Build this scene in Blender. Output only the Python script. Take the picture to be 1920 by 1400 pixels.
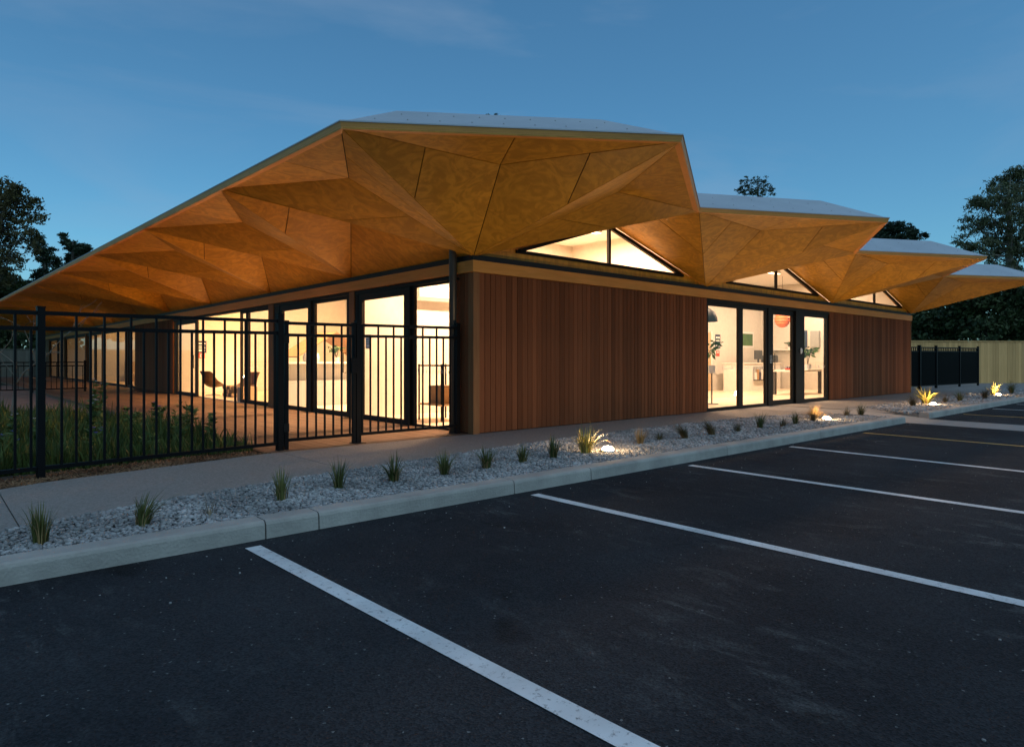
import bpy, bmesh, math, random
import numpy as np
from mathutils import Vector, Matrix

random.seed(7)
rng = np.random.default_rng(7)
PI = math.pi
S = bpy.context.scene
COL = S.collection
for o in list(bpy.data.objects):
    bpy.data.objects.remove(o)

# ------------------------------------------------------------------ camera
cam_d = bpy.data.cameras.new("camera")
cam = bpy.data.objects.new("camera", cam_d)
COL.objects.link(cam)
cam.location = (-6.0914, -7.6749, 1.2)
cam.rotation_euler = (PI / 2, 0, -math.radians(90 - 48.252))
cam_d.sensor_width = 36
cam_d.sensor_fit = 'HORIZONTAL'
cam_d.lens = 23.344
cam_d.shift_y = -26 / 1920
cam_d.clip_end = 2000
S.camera = cam

# ------------------------------------------------------------------ dusk sky
SUN_EL = math.radians(60.0)      # soft evening light from behind the viewer, no disc
SUN_ROT = math.radians(-175)
w = bpy.data.worlds.new("World")
S.world = w
w.use_nodes = True
nt = w.node_tree
bg = nt.nodes["Background"]
sky = nt.nodes.new("ShaderNodeTexSky")
sky.sky_type = 'NISHITA'
sky.sun_disc = False
sky.sun_elevation = SUN_EL
sky.sun_rotation = SUN_ROT
sky.altitude = 0
sky.air_density = 1.0
sky.dust_density = 1.0
sky.ozone_density = 4.0
bg.inputs["Strength"].default_value = 0.117
tint = nt.nodes.new("ShaderNodeMix")          # dusk white balance
tint.data_type = 'RGBA'
tint.blend_type = 'MULTIPLY'
tint.inputs["Factor"].default_value = 1.0
tint.inputs["B"].default_value = (0.53, 0.97, 1.03, 1)
nt.links.new(sky.outputs[0], tint.inputs["A"])
# thin high wisps
tcw = nt.nodes.new("ShaderNodeTexCoord")
mpw = nt.nodes.new("ShaderNodeMapping")
mpw.inputs["Scale"].default_value = (1.0, 1.6, 4.5)
mpw.inputs["Rotation"].default_value = (0.25, 0.15, 0.4)
nzw = nt.nodes.new("ShaderNodeTexNoise")
nzw.inputs["Scale"].default_value = 1.7
nzw.inputs["Detail"].default_value = 7
nzw.inputs["Roughness"].default_value = 0.55
nzw.inputs["Distortion"].default_value = 0.6
rpw = nt.nodes.new("ShaderNodeMapRange")
rpw.inputs["From Min"].default_value = 0.48
rpw.inputs["From Max"].default_value = 0.78
rpw.inputs["To Max"].default_value = 0.30
wis = nt.nodes.new("ShaderNodeMix")
wis.data_type = 'RGBA'
wis.inputs["B"].default_value = (2.6, 3.4, 4.6, 1)
nt.links.new(tcw.outputs["Generated"], mpw.inputs[0])
nt.links.new(mpw.outputs[0], nzw.inputs["Vector"])
nt.links.new(nzw.outputs["Fac"], rpw.inputs[0])
nt.links.new(rpw.outputs[0], wis.inputs["Factor"])
nt.links.new(tint.outputs["Result"], wis.inputs["A"])
nt.links.new(wis.outputs["Result"], bg.inputs["Color"])

sun_d = bpy.data.lights.new("sun", 'SUN')
sun_d.energy = 0.36
sun_d.angle = math.radians(110)
sun_d.color = (1.0, 0.76, 0.58)
sun = bpy.data.objects.new("sun", sun_d)
COL.objects.link(sun)
sd = Vector((math.sin(SUN_ROT) * math.cos(SUN_EL), math.cos(SUN_ROT) * math.cos(SUN_EL), math.sin(SUN_EL)))
sun.rotation_euler = sd.to_track_quat('Z', 'Y').to_euler()

S.view_settings.view_transform = 'Standard'
S.view_settings.look = 'None'
S.view_settings.exposure = 0.0
S.view_settings.gamma = 1.0
S.view_settings.use_curve_mapping = False
S.render.engine = 'CYCLES'
cy = S.cycles
cy.use_denoising = True
cy.max_bounces = 7
cy.diffuse_bounces = 4
cy.glossy_bounces = 3
cy.transparent_max_bounces = 12
cy.caustics_reflective = False
cy.caustics_refractive = False
cy.sample_clamp_indirect = 6.0
cy.use_adaptive_sampling = True
cy.adaptive_threshold = 0.01


# ------------------------------------------------------------------ helpers
class MB:
    """collects shapes into one mesh"""
    def __init__(s):
        s.v = []
        s.f = []
        s.smooth = False

    def add(s, vs, fs):
        n = len(s.v)
        s.v += [tuple(p) for p in vs]
        s.f += [tuple(i + n for i in q) for q in fs]
        return s

    def box(s, x0, x1, y0, y1, z0, z1):
        return s.add([(x0, y0, z0), (x1, y0, z0), (x1, y1, z0), (x0, y1, z0),
                      (x0, y0, z1), (x1, y0, z1), (x1, y1, z1), (x0, y1, z1)],
                     [(0, 3, 2, 1), (4, 5, 6, 7), (0, 1, 5, 4), (1, 2, 6, 5), (2, 3, 7, 6), (3, 0, 4, 7)])

    def quad(s, a, b, c, d):
        return s.add([a, b, c, d], [(0, 1, 2, 3)])

    def poly(s, pts):
        return s.add(pts, [tuple(range(len(pts)))])

    def prism(s, pts, vec):
        """polygon (3-D points) extruded by vec"""
        n = len(pts)
        v = Vector(vec)
        b = [tuple(Vector(p) + v) for p in pts]
        fs = [tuple(range(n))[::-1], tuple(range(n, 2 * n))]
        fs += [(i, (i + 1) % n, n + (i + 1) % n, n + i) for i in range(n)]
        return s.add(list(pts) + b, fs)

    def bar(s, a, b, wd, ht, up=(0, 0, 1)):
        """rectangular bar from a to b"""
        a, b = Vector(a), Vector(b)
        d = (b - a).normalized()
        u = Vector(up)
        r = d.cross(u)
        if r.length < 1e-5:
            r = d.cross(Vector((0, 1, 0)))
        r.normalize()
        u = r.cross(d).normalized()
        pts = [a + r * x * wd / 2 + u * y * ht / 2 for x, y in ((-1, -1), (1, -1), (1, 1), (-1, 1))]
        return s.prism(pts, b - a)

    def tube(s, pts, radii, n=8, cap=True):
        pts = [Vector(p) for p in pts]
        if not hasattr(radii, '__len__'):
            radii = [radii] * len(pts)
        rings = []
        prev = None
        for i, p in enumerate(pts):
            d = (pts[min(i + 1, len(pts) - 1)] - pts[max(i - 1, 0)])
            if d.length < 1e-9:
                d = Vector((0, 0, 1))
            d.normalize()
            if prev is None:
                h = Vector((1, 0, 0)) if abs(d.x) < 0.9 else Vector((0, 1, 0))
                r = d.cross(h).normalized()
            else:
                r = prev - d * prev.dot(d)
                r = r.normalized() if r.length > 1e-6 else d.orthogonal().normalized()
            prev = r
            u = d.cross(r)
            rings.append([p + (r * math.cos(2 * PI * k / n) + u * math.sin(2 * PI * k / n)) * radii[i] for k in range(n)])
        vs = [q for ring in rings for q in ring]
        fs = []
        for i in range(len(pts) - 1):
            for k in range(n):
                fs.append((i * n + k, i * n + (k + 1) % n, (i + 1) * n + (k + 1) % n, (i + 1) * n + k))
        if cap:
            fs.append(tuple(range(n))[::-1])
            fs.append(tuple(range((len(pts) - 1) * n, len(pts) * n)))
        return s.add(vs, fs)

    def lathe(s, prof, n=20, c=(0, 0, 0)):
        """profile of (r, z) pairs turned round z"""
        vs = []
        for r, z in prof:
            for k in range(n):
                t = 2 * PI * k / n
                vs.append((c[0] + r * math.cos(t), c[1] + r * math.sin(t), c[2] + z))
        fs = []
        for i in range(len(prof) - 1):
            for k in range(n):
                fs.append((i * n + k, i * n + (k + 1) % n, (i + 1) * n + (k + 1) % n, (i + 1) * n + k))
        return s.add(vs, fs)

    def mesh(s, name, mat):
        me = bpy.data.meshes.new(name)
        me.from_pydata(s.v, [], s.f)
        me.update()
        if mat is not None:
            me.materials.append(mat)
        if s.smooth:
            me.polygons.foreach_set("use_smooth", [True] * len(me.polygons))
        return me

    def build(s, name, mat, parent=None, loc=None, smooth=False, bevel=0):
        if smooth:
            s.smooth = True
        o = bpy.data.objects.new(name, s.mesh(name, mat))
        COL.objects.link(o)
        if parent is not None:
            o.parent = parent
        if loc is not None:
            o.location = loc
        if bevel:
            m = o.modifiers.new("bevel", 'BEVEL')
            m.width = bevel
            m.segments = 2
            m.limit_method = 'ANGLE'
        return o


def place(me, name, parent=None, loc=(0, 0, 0), rz=0, scale=None):
    o = bpy.data.objects.new(name, me)
    COL.objects.link(o)
    if parent is not None:
        o.parent = parent
    o.location = loc
    o.rotation_euler = (0, 0, rz)
    if scale is not None:
        o.scale = scale
    return o


def tag(o, label, cat, group=None, kind=None):
    if label:
        o["label"] = label
    if cat:
        o["category"] = cat
    if group:
        o["group"] = group
    if kind:
        o["kind"] = kind
    return o


def struct(o, kind="structure"):
    o["kind"] = kind
    return o


def thing(name, label, cat, loc=(0, 0, 0), rz=0, group=None):
    o = bpy.data.objects.new(name, None)
    o.empty_display_size = 0.2
    COL.objects.link(o)
    o.location = loc
    o.rotation_euler = (0, 0, rz)
    return tag(o, label, cat, group)


def np_mesh(name, V, Fq, mat, smooth=False):
    """big mesh from numpy arrays; Fq is (n, 3) or (n, 4)"""
    me = bpy.data.meshes.new(name)
    n, k = Fq.shape
    me.vertices.add(len(V))
    me.vertices.foreach_set("co", V.astype(np.float32).ravel())
    me.loops.add(n * k)
    me.loops.foreach_set("vertex_index", Fq.astype(np.int32).ravel())
    me.polygons.add(n)
    me.polygons.foreach_set("loop_start", np.arange(0, n * k, k, dtype=np.int32))
    me.polygons.foreach_set("loop_total", np.full(n, k, dtype=np.int32))
    if smooth:
        me.polygons.foreach_set("use_smooth", np.ones(n, dtype=bool))
    me.update(calc_edges=True)
    if mat:
        me.materials.append(mat)
    return me


# ------------------------------------------------------------------ materials
def new_mat(name):
    m = bpy.data.materials.new(name)
    m.use_nodes = True
    n = m.node_tree
    return m, n, n.nodes["Principled BSDF"]


def N(n, t, **kw):
    x = n.nodes.new(t)
    for k, v in kw.items():
        if k in x.inputs.keys() if hasattr(x.inputs, 'keys') else False:
            x.inputs[k].default_value = v
        else:
            setattr(x, k, v)
    return x


def mat(name, col, rough=0.6, var=0.25, scale=4.0, detail=6.0, bump=0.0, bscale=None, metal=0.0,
        stretch=(1, 1, 1), obj_var=0.0, spec=0.5, second=None, world=False):
    """base colour broken up by two noise layers, optional per-object variation and relief"""
    m, n, b = new_mat(name)
    L = n.links.new
    tc = n.nodes.new("ShaderNodeTexCoord")
    src = tc.outputs["Object"]
    if world:
        g = n.nodes.new("ShaderNodeNewGeometry")
        src = g.outputs["Position"]
    mp = n.nodes.new("ShaderNodeMapping")
    mp.inputs["Scale"].default_value = stretch
    L(src, mp.inputs[0])
    vec = mp.outputs[0]
    oi = n.nodes.new("ShaderNodeObjectInfo")
    if obj_var:
        ad = n.nodes.new("ShaderNodeVectorMath")
        ad.operation = 'ADD'
        mu = n.nodes.new("ShaderNodeMath")
        mu.operation = 'MULTIPLY'
        mu.inputs[1].default_value = 37.0
        L(oi.outputs["Random"], mu.inputs[0])
        L(vec, ad.inputs[0])
        L(mu.outputs[0], ad.inputs[1])
        vec = ad.outputs[0]
    n1 = n.nodes.new("ShaderNodeTexNoise")
    n1.inputs["Scale"].default_value = scale
    n1.inputs["Detail"].default_value = detail
    n1.inputs["Roughness"].default_value = 0.65
    L(vec, n1.inputs["Vector"])
    rp = n.nodes.new("ShaderNodeValToRGB")
    c = np.array(col[:3])
    d = np.array(second[:3]) if second is not None else c * (1 - var)
    e = c * (1 + var) if second is None else c
    rp.color_ramp.elements[0].position = 0.3
    rp.color_ramp.elements[0].color = (*np.clip(d, 0, 1), 1)
    rp.color_ramp.elements[1].position = 0.7
    rp.color_ramp.elements[1].color = (*np.clip(e, 0, 1), 1)
    L(n1.outputs["Fac"], rp.inputs[0])
    out = rp.outputs[0]
    if obj_var:
        hv = n.nodes.new("ShaderNodeHueSaturation")
        mr = n.nodes.new("ShaderNodeMapRange")
        mr.inputs["To Min"].default_value = 1 - obj_var
        mr.inputs["To Max"].default_value = 1 + obj_var
        L(oi.outputs["Random"], mr.inputs[0])
        L(mr.outputs[0], hv.inputs["Value"])
        L(out, hv.inputs["Color"])
        out = hv.outputs[0]
    L(out, b.inputs["Base Color"])
    b.inputs["Roughness"].default_value = rough
    b.inputs["Metallic"].default_value = metal
    b.inputs["Specular IOR Level"].default_value = spec
    if bump:
        n2 = n.nodes.new("ShaderNodeTexNoise")
        n2.inputs["Scale"].default_value = bscale or scale * 6
        n2.inputs["Detail"].default_value = 5
        L(vec, n2.inputs["Vector"])
        bp = n.nodes.new("ShaderNodeBump")
        bp.inputs["Strength"].default_value = bump
        bp.inputs["Distance"].default_value = 0.02
        L(n2.outputs["Fac"], bp.inputs["Height"])
        L(bp.outputs[0], b.inputs["Normal"])
    return m


def emit_mat(name, col, strength):
    m, n, b = new_mat(name)
    b.inputs["Base Color"].default_value = (*col, 1)
    b.inputs["Emission Color"].default_value = (*col, 1)
    b.inputs["Emission Strength"].default_value = strength
    return m


def plain(name, col, rough=0.5, metal=0.0, spec=0.5):
    return mat(name, col, rough, var=0.06, scale=9, metal=metal, spec=spec)


WARM = (1.0, 0.575, 0.25)

# plywood: rotary cut veneer, flame figure along the sheet
def plywood():
    m, n, b = new_mat("plywood")
    L = n.links.new
    tc = n.nodes.new("ShaderNodeTexCoord")
    oi = n.nodes.new("ShaderNodeObjectInfo")
    mu = n.nodes.new("ShaderNodeMath"); mu.operation = 'MULTIPLY'; mu.inputs[1].default_value = 53.0
    L(oi.outputs["Random"], mu.inputs[0])
    ad = n.nodes.new("ShaderNodeVectorMath"); ad.operation = 'ADD'
    L(tc.outputs["Object"], ad.inputs[0]); L(mu.outputs[0], ad.inputs[1])
    mp = n.nodes.new("ShaderNodeMapping")
    mp.inputs["Scale"].default_value = (1.6, 1.6, 0.55)
    mp.inputs["Rotation"].default_value = (0.35, 0.2, 0.6)
    L(ad.outputs[0], mp.inputs[0])
    wv = n.nodes.new("ShaderNodeTexNoise")
    wv.inputs["Scale"].default_value = 1.9; wv.inputs["Detail"].default_value = 4
    wv.inputs["Roughness"].default_value = .55; wv.inputs["Distortion"].default_value = 3.2
    L(mp.outputs[0], wv.inputs["Vector"])
    n3 = n.nodes.new("ShaderNodeTexNoise")
    n3.inputs["Scale"].default_value = 1.1; n3.inputs["Detail"].default_value = 8; n3.inputs["Roughness"].default_value = .7
    L(ad.outputs[0], n3.inputs["Vector"])
    rp = n.nodes.new("ShaderNodeValToRGB")
    rp.color_ramp.elements[0].position = 0.41; rp.color_ramp.elements[0].color = (0.525, 0.252, 0.025, 1)
    rp.color_ramp.elements[1].position = 0.60; rp.color_ramp.elements[1].color = (0.69, 0.344, 0.037, 1)
    L(wv.outputs["Fac"], rp.inputs[0])
    r3 = n.nodes.new("ShaderNodeMapRange")
    r3.inputs["From Min"].default_value = .3; r3.inputs["From Max"].default_value = .7
    r3.inputs["To Min"].default_value = .78; r3.inputs["To Max"].default_value = 1.12
    L(n3.outputs["Fac"], r3.inputs[0])
    ov = n.nodes.new("ShaderNodeMapRange")
    ov.inputs["To Min"].default_value = .86; ov.inputs["To Max"].default_value = 1.1
    L(oi.outputs["Random"], ov.inputs[0])
    mm = n.nodes.new("ShaderNodeMath"); mm.operation = 'MULTIPLY'
    L(r3.outputs[0], mm.inputs[0]); L(ov.outputs[0], mm.inputs[1])
    hv = n.nodes.new("ShaderNodeHueSaturation")
    L(rp.outputs[0], hv.inputs["Color"]); L(mm.outputs[0], hv.inputs["Value"])
    L(hv.outputs[0], b.inputs["Base Color"])
    b.inputs["Roughness"].default_value = 0.5
    b.inputs["Specular IOR Level"].default_value = 0.35
    return m


def timber(name, dark, light, axis=(1, 1, 1), obj_var=0.2, rough=0.6, scale=3.0):
    m, n, b = new_mat(name)
    L = n.links.new
    tc = n.nodes.new("ShaderNodeTexCoord")
    oi = n.nodes.new("ShaderNodeObjectInfo")
    mu = n.nodes.new("ShaderNodeMath"); mu.operation = 'MULTIPLY'; mu.inputs[1].default_value = 71.0
    L(oi.outputs["Random"], mu.inputs[0])
    ad = n.nodes.new("ShaderNodeVectorMath"); ad.operation = 'ADD'
    L(tc.outputs["Object"], ad.inputs[0]); L(mu.outputs[0], ad.inputs[1])
    mp = n.nodes.new("ShaderNodeMapping"); mp.inputs["Scale"].default_value = axis
    L(ad.outputs[0], mp.inputs[0])
    n1 = n.nodes.new("ShaderNodeTexNoise")
    n1.inputs["Scale"].default_value = scale; n1.inputs["Detail"].default_value = 8
    n1.inputs["Roughness"].default_value = .7; n1.inputs["Distortion"].default_value = .6
    L(mp.outputs[0], n1.inputs["Vector"])
    rp = n.nodes.new("ShaderNodeValToRGB")
    rp.color_ramp.elements[0].position = .3; rp.color_ramp.elements[0].color = (*dark, 1)
    rp.color_ramp.elements[1].position = .72; rp.color_ramp.elements[1].color = (*light, 1)
    L(n1.outputs["Fac"], rp.inputs[0])
    ov = n.nodes.new("ShaderNodeMapRange")
    ov.inputs["To Min"].default_value = 1 - obj_var; ov.inputs["To Max"].default_value = 1 + obj_var
    L(oi.outputs["Random"], ov.inputs[0])
    # large soft weathering
    n2 = n.nodes.new("ShaderNodeTexNoise"); n2.inputs["Scale"].default_value = .9; n2.inputs["Detail"].default_value = 3
    L(tc.outputs["Object"], n2.inputs["Vector"])
    r2 = n.nodes.new("ShaderNodeMapRange"); r2.inputs["To Min"].default_value = .8; r2.inputs["To Max"].default_value = 1.2
    L(n2.outputs["Fac"], r2.inputs[0])
    mm = n.nodes.new("ShaderNodeMath"); mm.operation = 'MULTIPLY'
    L(ov.outputs[0], mm.inputs[0]); L(r2.outputs[0], mm.inputs[1])
    hv = n.nodes.new("ShaderNodeHueSaturation")
    L(rp.outputs[0], hv.inputs["Color"]); L(mm.outputs[0], hv.inputs["Value"])
    L(hv.outputs[0], b.inputs["Base Color"])
    b.inputs["Roughness"].default_value = rough
    b.inputs["Specular IOR Level"].default_value = .12
    bp = n.nodes.new("ShaderNodeBump"); bp.inputs["Strength"].default_value = .15; bp.inputs["Distance"].default_value = .01
    L(n1.outputs["Fac"], bp.inputs["Height"]); L(bp.outputs[0], b.inputs["Normal"])
    return m


def glass():
    m = bpy.data.materials.new("window_glass")
    m.use_nodes = True
    n = m.node_tree
    n.nodes.clear()
    L = n.links.new
    out = n.nodes.new("ShaderNodeOutputMaterial")
    tr = n.nodes.new("ShaderNodeBsdfTransparent"); tr.inputs[0].default_value = (.93, .95, .93, 1)
    gl = n.nodes.new("ShaderNodeBsdfGlossy"); gl.inputs["Roughness"].default_value = .01
    lw = n.nodes.new("ShaderNodeLayerWeight"); lw.inputs["Blend"].default_value = .5
    pw = n.nodes.new("ShaderNodeMath"); pw.operation = 'POWER'; pw.inputs[1].default_value = 4.5
    L(lw.outputs["Facing"], pw.inputs[0])
    fr = n.nodes.new("ShaderNodeMapRange"); fr.inputs["To Min"].default_value = .05; fr.inputs["To Max"].default_value = .95
    L(pw.outputs[0], fr.inputs[0])
    mx = n.nodes.new("ShaderNodeMixShader")
    L(fr.outputs[0], mx.inputs[0]); L(tr.outputs[0], mx.inputs[1]); L(gl.outputs[0], mx.inputs[2])
    L(mx.outputs[0], out.inputs["Surface"])
    return m


def asphalt():
    m, n, b = new_mat("asphalt")
    L = n.links.new
    g = n.nodes.new("ShaderNodeNewGeometry")
    def noise(sc, det, ro, stretch=None, dist=0):
        x = n.nodes.new("ShaderNodeTexNoise")
        x.inputs["Scale"].default_value = sc; x.inputs["Detail"].default_value = det
        x.inputs["Roughness"].default_value = ro; x.inputs["Distortion"].default_value = dist
        if stretch:
            mp = n.nodes.new("ShaderNodeMapping"); mp.inputs["Scale"].default_value = stretch
            mp.inputs["Rotation"].default_value = (0, 0, .12)
            L(g.outputs["Position"], mp.inputs[0]); L(mp.outputs[0], x.inputs["Vector"])
        else:
            L(g.outputs["Position"], x.inputs["Vector"])
        return x
    def ramp(src, p0, c0, p1, c1):
        r_ = n.nodes.new("ShaderNodeValToRGB")
        r_.color_ramp.elements[0].position = p0; r_.color_ramp.elements[0].color = (*c0, 1)
        r_.color_ramp.elements[1].position = p1; r_.color_ramp.elements[1].color = (*c1, 1)
        L(src, r_.inputs[0])
        return r_
    def mix(fac, A, B_, blend='MIX'):
        x = n.nodes.new("ShaderNodeMix"); x.data_type = 'RGBA'; x.blend_type = blend
        L(fac, x.inputs["Factor"])
        for s_, v_ in (("A", A), ("B", B_)):
            if isinstance(v_, tuple):
                x.inputs[s_].default_value = (*v_, 1)
            else:
                L(v_, x.inputs[s_])
        return x.outputs["Result"]
    big = noise(.55, 6, .6)
    base = ramp(big.outputs["Fac"], .32, (.017, .018, .021), .70, (.037, .039, .043)).outputs[0]
    # dry dusty scuffs, many short streaks lying along the bays
    sc = noise(5.5, 9, .72, (1.0, .38, 1), .5)
    patch = noise(.9, 3, .5)
    sf = n.nodes.new("ShaderNodeMath"); sf.operation = 'MULTIPLY'
    L(ramp(sc.outputs["Fac"], .52, (0, 0, 0), .80, (1, 1, 1)).outputs[0], sf.inputs[0])
    L(ramp(patch.outputs["Fac"], .42, (0, 0, 0), .68, (1, 1, 1)).outputs[0], sf.inputs[1])
    base = mix(sf.outputs[0], base, (.14, .14, .135))
    # oil drips
    oil = noise(1.7, 4, .5, None, .8)
    base = mix(ramp(oil.outputs["Fac"], .66, (0, 0, 0), .74, (.8, .8, .8)).outputs[0], base, (.012, .012, .013))
    # stone chips in the binder
    vo = n.nodes.new("ShaderNodeTexVoronoi"); vo.inputs["Scale"].default_value = 120
    L(g.outputs["Position"], vo.inputs["Vector"])
    sx = n.nodes.new("ShaderNodeSeparateColor"); L(vo.outputs["Color"], sx.inputs[0])
    vr = n.nodes.new("ShaderNodeMapRange"); vr.inputs["To Min"].default_value = .6; vr.inputs["To Max"].default_value = 1.4
    L(sx.outputs[0], vr.inputs[0])
    hv = n.nodes.new("ShaderNodeHueSaturation")
    L(base, hv.inputs["Color"]); L(vr.outputs[0], hv.inputs["Value"])
    # the odd pale chip
    pc = ramp(sx.outputs[1], .9975, (0, 0, 0), .9985, (1, 1, 1))
    col = mix(pc.outputs[0], hv.outputs[0], (.22, .22, .21))
    L(col, b.inputs["Base Color"])
    b.inputs["Roughness"].default_value = .9
    b.inputs["Specular IOR Level"].default_value = .12
    bp = n.nodes.new("ShaderNodeBump"); bp.inputs["Strength"].default_value = .7; bp.inputs["Distance"].default_value = .008
    L(vo.outputs["Distance"], bp.inputs["Height"]); L(bp.outputs[0], b.inputs["Normal"])
    return m


def line_paint(name, col):
    m, n, b = new_mat(name)
    L = n.links.new
    g = n.nodes.new("ShaderNodeNewGeometry")
    n1 = n.nodes.new("ShaderNodeTexNoise"); n1.inputs["Scale"].default_value = 28; n1.inputs["Detail"].default_value = 8
    n1.inputs["Roughness"].default_value = .8
    n2 = n.nodes.new("ShaderNodeTexNoise"); n2.inputs["Scale"].default_value = 3; n2.inputs["Detail"].default_value = 5
    L(g.outputs["Position"], n1.inputs["Vector"]); L(g.outputs["Position"], n2.inputs["Vector"])
    rp = n.nodes.new("ShaderNodeValToRGB")
    rp.color_ramp.elements[0].position = .34; rp.color_ramp.elements[0].color = (.09, .09, .09, 1)
    rp.color_ramp.elements[1].position = .45; rp.color_ramp.elements[1].color = (*col, 1)
    L(n1.outputs["Fac"], rp.inputs[0])
    r2 = n.nodes.new("ShaderNodeMapRange"); r2.inputs["From Min"].default_value = .3; r2.inputs["From Max"].default_value = .7
    r2.inputs["To Min"].default_value = .68; r2.inputs["To Max"].default_value = 1.08
    L(n2.outputs["Fac"], r2.inputs[0])
    hv = n.nodes.new("ShaderNodeHueSaturation")
    L(rp.outputs[0], hv.inputs["Color"]); L(r2.outputs[0], hv.inputs["Value"])
    L(hv.outputs[0], b.inputs["Base Color"])
    b.inputs["Roughness"].default_value = .7
    return m


def leaf_mat(name, a, c, rough=.6, trans=.0):
    """leaf colour varied over the crown"""
    m, n, b = new_mat(name)
    L = n.links.new
    g = n.nodes.new("ShaderNodeNewGeometry")
    n1 = n.nodes.new("ShaderNodeTexNoise"); n1.inputs["Scale"].default_value = 2.2; n1.inputs["Detail"].default_value = 5
    L(g.outputs["Position"], n1.inputs["Vector"])
    rp = n.nodes.new("ShaderNodeValToRGB")
    rp.color_ramp.elements[0].position = .35; rp.color_ramp.elements[0].color = (*a, 1)
    rp.color_ramp.elements[1].position = .68; rp.color_ramp.elements[1].color = (*c, 1)
    L(n1.outputs["Fac"], rp.inputs[0])
    hv = n.nodes.new("ShaderNodeHueSaturation")
    mr = n.nodes.new("ShaderNodeMapRange"); mr.inputs["To Min"].default_value = .65; mr.inputs["To Max"].default_value = 1.35
    L(g.outputs["Random Per Island"], mr.inputs[0]); L(mr.outputs[0], hv.inputs["Value"])
    L(rp.outputs[0], hv.inputs["Color"])
    L(hv.outputs[0], b.inputs["Base Color"])
    b.inputs["Roughness"].default_value = rough
    b.inputs["Specular IOR Level"].default_value = .25
    return m


M = {}
M['ply'] = plywood()
M['glass'] = glass()
M['asphalt'] = asphalt()
M['line'] = line_paint('white_line_paint', (.72, .73, .72))
M['yline'] = line_paint('yellow_line_paint', (.55, .33, .07))
M['clad'] = timber('cedar_cladding', (.105, .036, .015), (.22, .079, .034), (9, 9, .45), .27, .8)
M['cladtrim'] = timber('cedar_corner_trim', (.18, .085, .036), (.26, .125, .055), (9, 9, .5), .1)
M['beam'] = timber('glulam_beam', (.50, .225, .050), (.66, .315, .082), (.5, .5, 7), .08, .5)
M['fascia'] = mat('fascia_timber', (.78, .33, .085), .45, .15, 2.5, stretch=(.4, .4, 3))
M['roof'] = mat('pale_roof_membrane', (.46, .47, .48), .42, .10, 1.2, bump=.05, bscale=30)
M['black'] = plain('black_powder_coat', (.004, .004, .005), .5, spec=.12)
M['frame'] = plain('charcoal_aluminium', (.012, .011, .010), .55, spec=.14)
M['pipe'] = plain('grey_pipe', (.045, .046, .045), .35, spec=.5)
M['flash'] = plain('black_flashing', (.008, .008, .009), .5, spec=.25)
M['backing'] = plain('dark_joint_backing', (.01, .008, .006), .9)
M['conc'] = mat('kerb_concrete', (.385, .345, .305), .85, .24, 2.2, bump=.35, bscale=55, world=True, detail=10)
M['path'] = mat('exposed_aggregate_path', (.25, .226, .202), .85, .32, 55, bump=.5, bscale=120, world=True, detail=4)
M['strip'] = mat('broomed_concrete', (.30, .28, .255), .85, .12, 6, bump=.2, bscale=90, world=True)
M['bed'] = mat('gravel_bed_base', (.09, .09, .09), .95, .3, 30, world=True)
M['soil'] = mat('soil', (.06, .045, .032), .95, .35, 8, bump=.5, bscale=30, world=True)
M['turf'] = mat('turf', (.045, .065, .02), .95, .4, 5, bump=.5, bscale=30, world=True)
M['patio'] = mat('bark_paving', (.17, .10, .07), .9, .3, 4, bump=.3, bscale=25, world=True)
M['deck'] = timber('deck_board', (.12, .068, .042), (.21, .125, .078), (9, .45, 9), .16, .6)
M['white'] = plain('white_paint', (.78, .77, .74), .55)
M['cream'] = plain('cream_wall_paint', (.66, .63, .57), .6)
M['halfwall'] = plain('pale_grey_panel', (.42, .45, .45), .5)
M['floor'] = timber('pale_floor', (.68, .57, .42), (.78, .67, .52), (5, .6, 5), .0, .35)
M['plyin'] = timber('birch_cabinet', (.48, .34, .2), (.58, .42, .26), (1, 1, 4), .05)
M['gravel'] = leaf_mat('gravel_stone', (.245, .235, .225), (.42, .40, .385), .8)
M['chip'] = leaf_mat('bark_chip', (.10, .05, .025), (.30, .17, .09), .9)
M['paling'] = timber('pale_paling', (.66, .36, .14), (.86, .50, .215), (8, 8, .5), .16, .85)
M['paling_grey'] = timber('grey_paling', (.13, .12, .10), (.22, .20, .165), (8, 8, .5), .16, .85)
M['bark'] = mat('bark', (.10, .085, .07), .9, .35, 6, bump=.6, bscale=20, stretch=(1, 1, .3))
M['palebark'] = mat('pale_gum_bark', (.24, .20, .16), .8, .35, 4, bump=.3, bscale=12, stretch=(1, 1, .3))
M['twig'] = plain('dry_twig', (.16, .13, .10), .9)
M['tussock'] = leaf_mat('tussock_green', (.055, .068, .018), (.15, .15, .045), .55)
M['tussock_b'] = leaf_mat('tussock_bronze', (.20, .12, .05), (.34, .23, .10), .6)
M['tussock_d'] = leaf_mat('tussock_dark', (.08, .06, .03), (.17, .13, .06), .6)
M['meadow'] = leaf_mat('meadow_grass', (.045, .070, .014), (.10, .125, .03), .6)
M['weed'] = leaf_mat('weed_leaf', (.07, .11, .03), (.13, .17, .05), .6)
M['gum'] = leaf_mat('gum_leaf', (.075, .085, .035), (.16, .16, .075), .5)
M['ever'] = leaf_mat('evergreen_leaf', (.028, .042, .015), (.065, .085, .03), .6)
M['cypress'] = leaf_mat('cypress_leaf', (.018, .032, .016), (.035, .055, .026), .7)
M['oldtree'] = leaf_mat('broad_tree_leaf', (.05, .045, .016), (.11, .085, .028), .6)
M['house'] = leaf_mat('houseplant_leaf', (.04, .10, .02), (.09, .17, .04), .4)
M['steel'] = plain('brushed_steel', (.45, .45, .44), .35, .9)
M['leather'] = mat('brown_leather', (.10, .045, .02), .45, .2, 6)
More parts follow.
